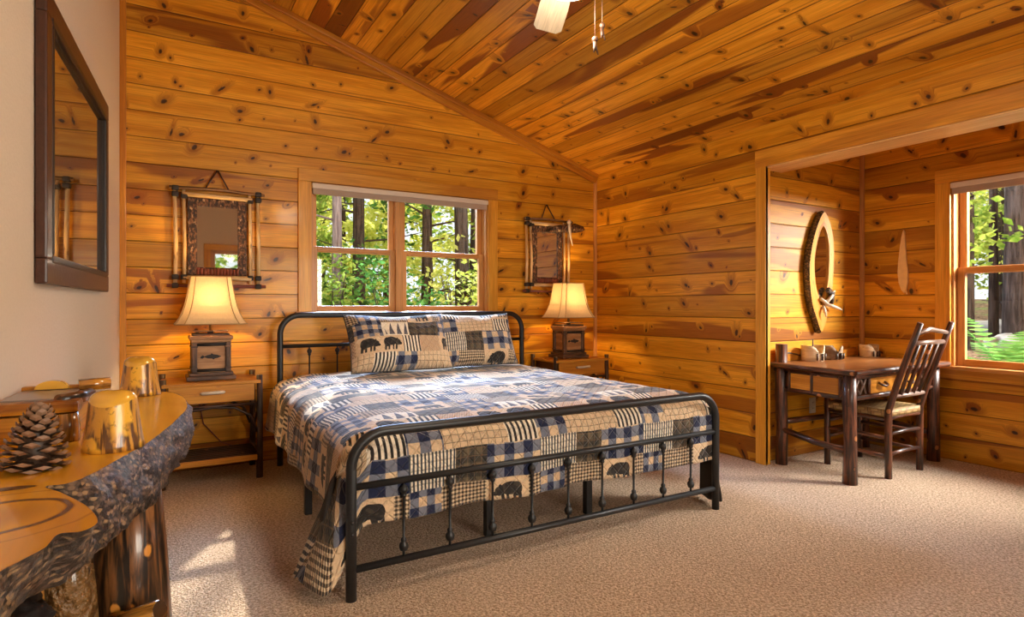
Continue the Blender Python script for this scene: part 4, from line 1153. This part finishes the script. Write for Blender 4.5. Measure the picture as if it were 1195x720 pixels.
# ------------------------------------------------------------------ oval slab mirror, paddle, outlet
def slab_mirror():
    z0 = .915; h = .93
    t = thing('slab_mirror', (4.345, AY - .003, z0), 'oval bark-edged wood slab mirror with an antler on the alcove wall', 'mirror')
    def out(k, n, sx, y):
        a = 2 * PI * k / n; x = sx * math.sin(a) * abs(math.sin(a)) ** .35 * (1 + .08 * math.sin(3 * a + .5)); z = h / 2 - h / 2 * math.cos(a); x += .05 * (z / h - .5)
        if z < .2: x *= .55 + .45 * z / .2
        return (x, y, z)
    n = 40
    mb = MB(); O = [[(p[0] * (1.0), y, p[2]) for p in (out(k, n, .150, y) for k in range(n))] for y in (-.005,)]
    l0 = [out(k, n, .155, -.002) for k in range(n)]; l1 = [(p[0] * 1.06, -.03, (p[2] - h / 2) * 1.015 + h / 2) for p in l0]; l2 = [(p[0] * .98, -.055, (p[2] - h / 2) * .985 + h / 2) for p in l0]
    l1 = [(x + .006 * mnoise.noise(Vector((x * 40, z * 40, 1))), y, z) for x, y, z in l1]
    mb.loft([l0, l1, l2], True, False); mb.build('bark_rim', 'bark', t)
    gi = [(p[0] * .60 + .004, -.050, (p[2] - h * .53) * .66 + h * .57) for p in l0]; gi2 = [(p[0], -.036, p[2]) for p in gi]
    mb = MB(); mb.loft([l2, gi, gi2], False, False, smooth=False); mb.build('wood_face', 'honey', t)
    mb = MB(); mb.poly([(p[0] * 1.01, -.038, p[2]) for p in gi], [(p[0], p[2]) for p in gi]); mb.build('mirror_glass', 'mirror', t)
    mb = MB()
    for p in ([(.02, -.06, .22), (.045, -.08, .255), (.08, -.085, .29), (.115, -.08, .325)], [(.02, -.06, .22), (.06, -.09, .205), (.11, -.105, .19), (.165, -.105, .175)], [(.0, -.06, .20), (-.015, -.08, .165), (-.005, -.085, .12)], [(-.04, -.06, .26), (0, -.075, .235), (.04, -.08, .22)]):
        mb.tube(p, [.013] * (len(p) - 1) + [.004], 8, jit=.2)
    mb.build('antler', 'bone', t)
    mb = MB(); mb.tube([(.05, -.06, .33), (.085, -.07, .30), (.09, -.07, .22)], [.022, .028, .014], 9, jit=.4); mb.build('bark_chip', 'bark', t)
slab_mirror()
mb = MB(); op = [(0, 0.), (.028, .02), (.055, .08), (.062, .16), (.05, .24), (.036, .33), (.022, .42), (.010, .47), (0, .485)]
pp = [(.035 * 0 + x, z) for x, z in op] + [(-x, z) for x, z in reversed(op[1:-1])]
mb.prism([(y * .58 + .012 * math.sin(z * 6), z) for y, z in pp], -.018, 0., axis=0)
mb.tube([(-.010, -.014, .02), (-.012, -.02, -.012)], .006, 7)
bmesh.ops.bevel(mb.bm, geom=[e for e in mb.bm.edges if len(e.link_faces) == 2 and e.calc_face_angle(0) > 1.3], offset=.004, segments=2, affect='EDGES')
pd = mb.build('wall_carving', 'paddle'); pd.location = (AX - .001, 2.425, 1.222); tag(pd, 'slender pale carved wooden paddle on the wall left of the desk window', 'carving')
t = thing('wall_outlet', (4.30, AY - .001, .30), 'ivory electrical outlet low on the alcove wall behind the desk', 'outlet')
mb = MB(); mb.box((0, -.003, .06), (.074, .008, .118), bevel=.003); mb.build('cover_plate', 'plate', t)
for z in (.038, .082):
    mb = MB(); mb.box((0, -.0075, z), (.034, .003, .028), bevel=.001); s_ = mb.build('socket', 'plate', t)
    mb = MB()
    for x in (-.008, .008): mb.box((x, -.0092, z), (.003, .0012, .011))
    mb.build('slots', 'dark_gap', s_)

# ------------------------------------------------------------------ ceiling fan
def fan():
    hx, hy, hz = 1.304, 1.785, 2.43
    t = thing('ceiling_fan', (hx, hy, hz), 'pale-bladed ceiling fan hanging above the foot of the bed', 'fan')
    zt = zc(hx) - hz
    mb = MB(); mb.tube([(0, 0, .12), (0, 0, zt - .03)], .013, 12); mb.build('downrod', 'brass', t)
    mb = MB(); mb.lathe([(.02, zt - .09), (.06, zt - .06), (.075, zt + .03)], (0, 0, 0), 20); mb.build('canopy', 'brass', t)
    mb = MB(); mb.lathe([(.03, .14), (.09, .11), (.115, .05), (.11, -.02), (.07, -.05), (.06, -.07)], (0, 0, 0), 24); mb.build('motor', 'brass', t)
    fw = math.atan2(.861, .5086)                 # the direction the blades are measured from
    for k in range(5):
        a = fw + R(5 - 72 * k); rz = Matrix.Rotation(a, 3, 'Z')
        mb = MB(); pts = [(.17, -.052), (.40, -.068), (.60, -.072), (.635, -.05), (.632, .045), (.60, .062), (.40, .060), (.17, .046)]
        tw = Matrix.Rotation(R(12), 3, 'X')
        A = [rz @ (tw @ Vector((x, y, -.004))) for x, y in pts]; B = [rz @ (tw @ Vector((x, y, .004))) for x, y in pts]
        va = [mb.bm.verts.new(p) for p in A]; vb = [mb.bm.verts.new(p) for p in B]
        mb.face(va[::-1], pts[::-1]); mb.face(vb, pts)
        for j in range(8): mb.face([va[j], va[(j + 1) % 8], vb[(j + 1) % 8], vb[j]], [pts[j], pts[(j + 1) % 8], pts[(j + 1) % 8], pts[j]])
        bl = mb.build('blade', 'blade', t)
        mb = MB(); mb.tube([rz @ Vector((.09, 0, .0)), rz @ Vector((.17, 0, -.012)), rz @ Vector((.25, 0, -.010))], [.014, .012, .010], 8); mb.build('blade_iron', 'brass', bl)
    mb = MB(); mb.lathe([(.085, -.07), (.115, -.085), (.115, -.11), (.08, -.145), (.03, -.158), (.003, -.16)], (0, 0, 0), 24); mb.build('light_bowl', 'bowl', t)
    for dx, dy, l in ((.0, -.02, .14), (.075, .03, .05)):
        mb = MB(); mb.tube([(dx + .10, dy, -.07), (dx + .10, dy, -.16 - l)], .0016, 6)
        z = -.16 - l
        mb.ball((dx + .10, dy, z - .01), .012); mb.tube([(dx + .10, dy, z - .02), (dx + .095, dy, z - .06)], [.008, .002], 8); mb.tube([(dx + .10, dy, z - .03), (dx + .115, dy, z - .065)], [.006, .002], 8)
        mb.tube([(dx + .10, dy, z - .015), (dx + .10, dy, z - .05)], .006, 8)
        mb.build('pull_chain', 'twigdark', t)
    l = bpy.data.lights.new('bowl_glow', 'POINT'); l.energy = FAN; l.color = (1., .83, .62); l.shadow_soft_size = .12
    lo = bpy.data.objects.new('bowl_glow', l); C.objects.link(lo); lo.parent = t; lo.location = (0, 0, -.24)
FAN = 34.
fan()

# ------------------------------------------------------------------ outdoors
def gz(x, y):
    e = max(0., x - 5.4); n_ = max(0., y - 5.2)
    return .18 + .115 * min(e, 9) + .03 * min(n_, 12) + .10 * mnoise.noise(Vector((x * .5, y * .5, 0))) + .04 * mnoise.noise(Vector((x * 1.7, y * 1.7, 3)))
mb = MB(); st = .5; nx, ny = 68, 68
vv = [[mb.bm.verts.new((-8 + i * st, -8 + k * st, gz(-8 + i * st, -8 + k * st))) for k in range(ny + 1)] for i in range(nx + 1)]
for i in range(nx):
    for k in range(ny):
        x, y = -8 + (i + .5) * st, -8 + (k + .5) * st
        if x < 5.2 and y < 4.9: continue
        mb.face([vv[i][k], vv[i + 1][k], vv[i + 1][k + 1], vv[i][k + 1]], [(0, 0)] * 4, True)
for col in vv:
    for v in col:
        if not v.link_faces: mb.bm.verts.remove(v)
struct(mb.build('ground', 'litter'))

def leaves(mb, c, rad, n, size, squash=(1, 1, 1), droop=0.):
    for _ in range(n):
        while True:
            p = Vector((rnd.uniform(-1, 1), rnd.uniform(-1, 1), rnd.uniform(-1, 1)))
            if p.length <= 1: break
        q = Vector(c) + Vector((p.x * rad * squash[0], p.y * rad * squash[1], p.z * rad * squash[2]))
        a = Vector((rnd.gauss(0, 1), rnd.gauss(0, 1), rnd.gauss(0, .5) - droop)).normalized(); b = a.cross(Vector((rnd.gauss(0, 1), rnd.gauss(0, 1), rnd.gauss(0, 1)))).normalized()
        s = size * rnd.uniform(.6, 1.3)
        mb.poly([q - a * s, q - b * s * .5, q + a * s, q + b * s * .5], [(0, 0)] * 4)
def tree(name, loc, r, h, tm, lm, clusters, label, group, lean=0., size=.07, branches=6):
    x, y = loc; z = gz(x, y) - .05
    t = thing(name, (x, y, z), label, 'tree', group)
    mb = MB(); mb.tube([(0, 0, 0), (lean * .25, 0, h * .25), (lean * .5, .02, h * .5), (lean, 0, h)], [r * 1.25, r, r * .92, r * .55], 12, jit=.12); mb.build('trunk', tm, t)
    if branches:
        mb = MB()
        for i in range(branches):
            a = rnd.uniform(0, 6.28); zz = rnd.uniform(.5, min(h * .8, 4.2)); L = rnd.uniform(.5, 1.3)
            mb.tube([(0, 0, zz), (math.cos(a) * L * .5, math.sin(a) * L * .5, zz + .08), (math.cos(a) * L, math.sin(a) * L, zz + rnd.uniform(-.2, .35))], [.022, .014, .005], 5)
        mb.build('branches', tm, t)
    if clusters:
        mb = MB()
        for c, rad, n in clusters: leaves(mb, c, rad, n, size, (1, 1, .7))
        mb.build('foliage', lm, t)
    return t
def cl(n, rmax, z0, z1, rad, cnt):
    out = []
    for _ in range(n):
        a = rnd.uniform(0, 6.28); q = rmax * math.sqrt(rnd.random()); out.append(((math.cos(a) * q, math.sin(a) * q, rnd.uniform(z0, z1)), rad * rnd.uniform(.7, 1.3), cnt))
    return out
# seen through the window over the bed
GB = 'trees behind the bedroom window'
tree('pine_tree', (2.40, 9.5), .078, 8., 'trunk_grey', 'leaf_g', [], 'straight grey trunk at the left of the window over the bed', GB, branches=3)
tree('hemlock_tree', (2.95, 10.2), .10, 8., 'trunk_dark', 'leaf_d', cl(16, 1.0, .6, 4.2, .42, 75), 'dark hemlock in the middle of the left window half over the bed', GB, size=.06, branches=12)
tree('slim_tree', (3.92, 9.6), .066, 8., 'trunk_dark', 'leaf_y', cl(5, .9, 1.6, 4.5, .4, 40), 'slim dark trunk left in the right half of the window over the bed', GB, lean=.1, branches=8)
tree('slim_tree', (4.14, 9.8), .04, 7., 'trunk_dark', 'leaf_y', [], 'thinnest trunk between two trunks in the right half of the window over the bed', GB, lean=-.1, branches=6)
tree('pine_tree', (4.52, 9.3), .118, 8., 'trunk_brown', 'leaf_g', [], 'thick brown trunk at the right of the window over the bed', GB, lean=-.15, branches=4)
tree('slim_tree', (4.98, 9.9), .075, 8., 'trunk_dark', 'leaf_g', cl(4, .8, 2., 4.4, .4, 40), 'dark trunk right behind the thick brown trunk', GB, lean=.2, branches=8)
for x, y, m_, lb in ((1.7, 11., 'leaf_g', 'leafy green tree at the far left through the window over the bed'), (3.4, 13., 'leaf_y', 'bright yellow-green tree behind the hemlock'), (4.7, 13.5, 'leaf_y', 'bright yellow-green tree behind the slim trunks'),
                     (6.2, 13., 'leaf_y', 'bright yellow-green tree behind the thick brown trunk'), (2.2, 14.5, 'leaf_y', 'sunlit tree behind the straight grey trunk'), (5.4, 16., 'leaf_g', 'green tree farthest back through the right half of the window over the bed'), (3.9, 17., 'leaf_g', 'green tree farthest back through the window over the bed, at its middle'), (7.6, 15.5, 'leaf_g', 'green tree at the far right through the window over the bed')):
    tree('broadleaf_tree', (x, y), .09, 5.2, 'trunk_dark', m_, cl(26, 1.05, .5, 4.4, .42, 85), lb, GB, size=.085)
def shrub(loc, m_, lb, n=12, rad=.35, hh=1.1, group='undergrowth behind the bedroom window'):
    z = gz(*loc) - .06; t = thing('shrub', (*loc, z), lb, 'shrub', group)
    mb = MB()
    for i in range(7):
        a = rnd.uniform(0, 6.28); mb.tube([(0, 0, 0), (math.cos(a) * .3, math.sin(a) * .3, hh * .9)], [.014, .005], 5)
    mb.build('stems', 'trunk_dark', t)
    mb = MB()
    for c, r_, k in cl(n, .65, .2, hh, rad, 80): leaves(mb, c, r_, k, .05)
    mb.build('foliage', m_, t)
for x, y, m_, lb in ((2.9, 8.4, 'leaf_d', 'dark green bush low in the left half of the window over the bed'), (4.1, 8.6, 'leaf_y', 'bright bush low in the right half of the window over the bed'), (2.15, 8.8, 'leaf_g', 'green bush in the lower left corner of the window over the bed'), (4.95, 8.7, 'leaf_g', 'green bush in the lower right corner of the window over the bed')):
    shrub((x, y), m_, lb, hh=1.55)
# seen through the window by the desk
GA = 'trees outside the desk window'
tree('pine_tree', (9.5, 3.30), .125, 8., 'trunk_brown', 'leaf_g', [], 'thick dark trunk at the right of the desk window', GA, branches=3)
tree('slim_tree', (9.8, 3.66), .05, 8., 'trunk_dark', 'leaf_g', cl(9, .75, .8, 2.6, .34, 45), 'slimmer dark trunk in the middle of the desk window', GA, branches=6)
tree('slim_tree', (8.6, 3.45), .04, 7., 'trunk_dark', 'leaf_g', cl(5, .45, 1.1, 2.2, .28, 40), 'slim trunk at the left edge of the desk window', GA, branches=6)
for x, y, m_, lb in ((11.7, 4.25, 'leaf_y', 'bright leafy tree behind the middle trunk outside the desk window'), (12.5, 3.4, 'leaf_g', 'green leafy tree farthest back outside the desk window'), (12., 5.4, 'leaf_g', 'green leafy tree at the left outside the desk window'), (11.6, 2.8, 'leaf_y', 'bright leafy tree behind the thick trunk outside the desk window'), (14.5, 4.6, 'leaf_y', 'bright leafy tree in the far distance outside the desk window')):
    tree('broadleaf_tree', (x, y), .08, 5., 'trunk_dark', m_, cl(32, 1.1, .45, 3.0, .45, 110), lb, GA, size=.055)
tree('broadleaf_tree', (2.4, -5.2), .1, 5., 'trunk_dark', 'leaf_g', cl(16, 1.2, .4, 2.2, .5, 70), 'green tree beyond the glazed opening mirrored in the left mirror', None, size=.1)
def fern(loc, lb, s=1., n=15):
    z = gz(*loc); t = thing('fern', (*loc, z - .02), lb, 'fern', 'ferns outside the desk window')
    for i in range(n):
        mb = MB(); a = i * 2.4 + rnd.uniform(-.2, .2); L = s * rnd.uniform(.55, .75); up = rnd.uniform(.35, .95)
        ca, sa = math.cos(a), math.sin(a); K = 15; prev = None
        for k in range(K + 1):
            q = k / K; rr = L * (q ** 1.05) * .85; zz = L * up * math.sin(min(1., q * .80) * PI * .62) 
            c = Vector((ca * rr, sa * rr, zz))
            if prev is not None:
                d = (c - prev).normalized(); sd = Vector((-sa, ca, 0)); w = .135 * s * math.sin(PI * min(1, .12 + q * .86)) 
                for sg in (-1, 1):
                    tip = prev + sd * sg * w + d * w * .45 - Vector((0, 0, w * .15))
                    mb.poly([prev, prev + (c - prev) * .8, tip + d * .006, tip], [(0, 0)] * 4)
            prev = c
        mb.build('frond', 'fern', t)
fern((7.3, 2.60), 'large bright fern low in the desk window', .95, 16)
fern((6.9, 2.78), 'small fern at the lower left corner of the desk window', .45, 11)
for x, y, s, lb in ((9.3, 4.0, .16, 'grey stone left of the fern outside the desk window'), (9.0, 3.2, .2, 'grey stone behind the fern outside the desk window'), (10.6, 4.0, .22, 'grey stone below the middle trunk outside the desk window')):
    mb = MB(); mb.ball((0, 0, 0), s, jit=.5, squash=(1, 1.2, .6)); o_ = mb.build('stone', 'stone'); o_.location = (x, y, gz(x, y) + s * .2); tag(o_, lb, 'stone', 'stones outside the desk window')

# ------------------------------------------------------------------ light
w = bpy.data.worlds.new('sky'); sc.world = w; w.use_nodes = True
bg = w.node_tree.nodes['Background']; bg.inputs[0].default_value = (.86, .95, 1., 1); bg.inputs[1].default_value = 1.1
def area(name, loc, direction, sx, sy, e, col):
    l = bpy.data.lights.new(name, 'AREA'); l.shape = 'RECTANGLE'; l.size, l.size_y = sx, sy; l.energy = e; l.color = col
    o = bpy.data.objects.new(name, l); C.objects.link(o); o.location = loc
    o.rotation_euler = Vector(direction).to_track_quat('-Z', 'Y').to_euler(); return o
s = bpy.data.lights.new('sun', 'SUN'); s.energy = 6.5; s.color = (1., .93, .80); s.angle = R(1.2)
so = bpy.data.objects.new('sun', s); C.objects.link(so); so.rotation_euler = Vector((-.98, -1.81, -1.5)).to_track_quat('-Z', 'Y').to_euler(); so.location = (8, 14, 12)
area('daylight_front', (2.35, -3.1, 1.8), (-.3, 1, -.06), 2.0, 2.0, 240., (1., .90, .76))
area('daylight_alcove', (6.6, -.5, 2.5), (-2.5, 3.0, -1.15), 1.6, 1.3, 800., (1., .95, .86))
area('daylight_alcove_sky', (6.6, 1.0, 3.4), (-1., .1, -.95), 2.0, 1.4, 130., (.9, .96, 1.))
area('daylight_back', (2.0, 7.3, 3.75), (-.05, -1., -.68), 3.2, 1.7, 1700., (.46, .66, 1.))

# ------------------------------------------------------------------ camera
F, CX, CY = 695., 597.5, 357.
cam = bpy.data.cameras.new('camera'); co = bpy.data.objects.new('camera', cam); C.objects.link(co); sc.camera = co
TH = math.atan((597.5 - 187) / 695.)
co.location = (0, 0, 1.12); co.rotation_euler = (PI / 2, 0, -TH)
cam.sensor_width = 36.; cam.lens = F / 1195. * 36.; cam.shift_y = -(360. - CY) / 1195.; cam.clip_start = .05; cam.clip_end = 200
sc.view_settings.view_transform = 'Standard'; sc.view_settings.look = 'None'; sc.view_settings.gamma = 1.; sc.view_settings.use_curve_mapping = False
sc.view_settings.exposure = .3
sc.cycles.max_bounces = 10; sc.cycles.diffuse_bounces = 5; sc.cycles.glossy_bounces = 4; sc.cycles.transparent_max_bounces = 12
sc.cycles.sample_clamp_indirect = 6.; sc.cycles.caustics_reflective = False; sc.cycles.caustics_refractive = False
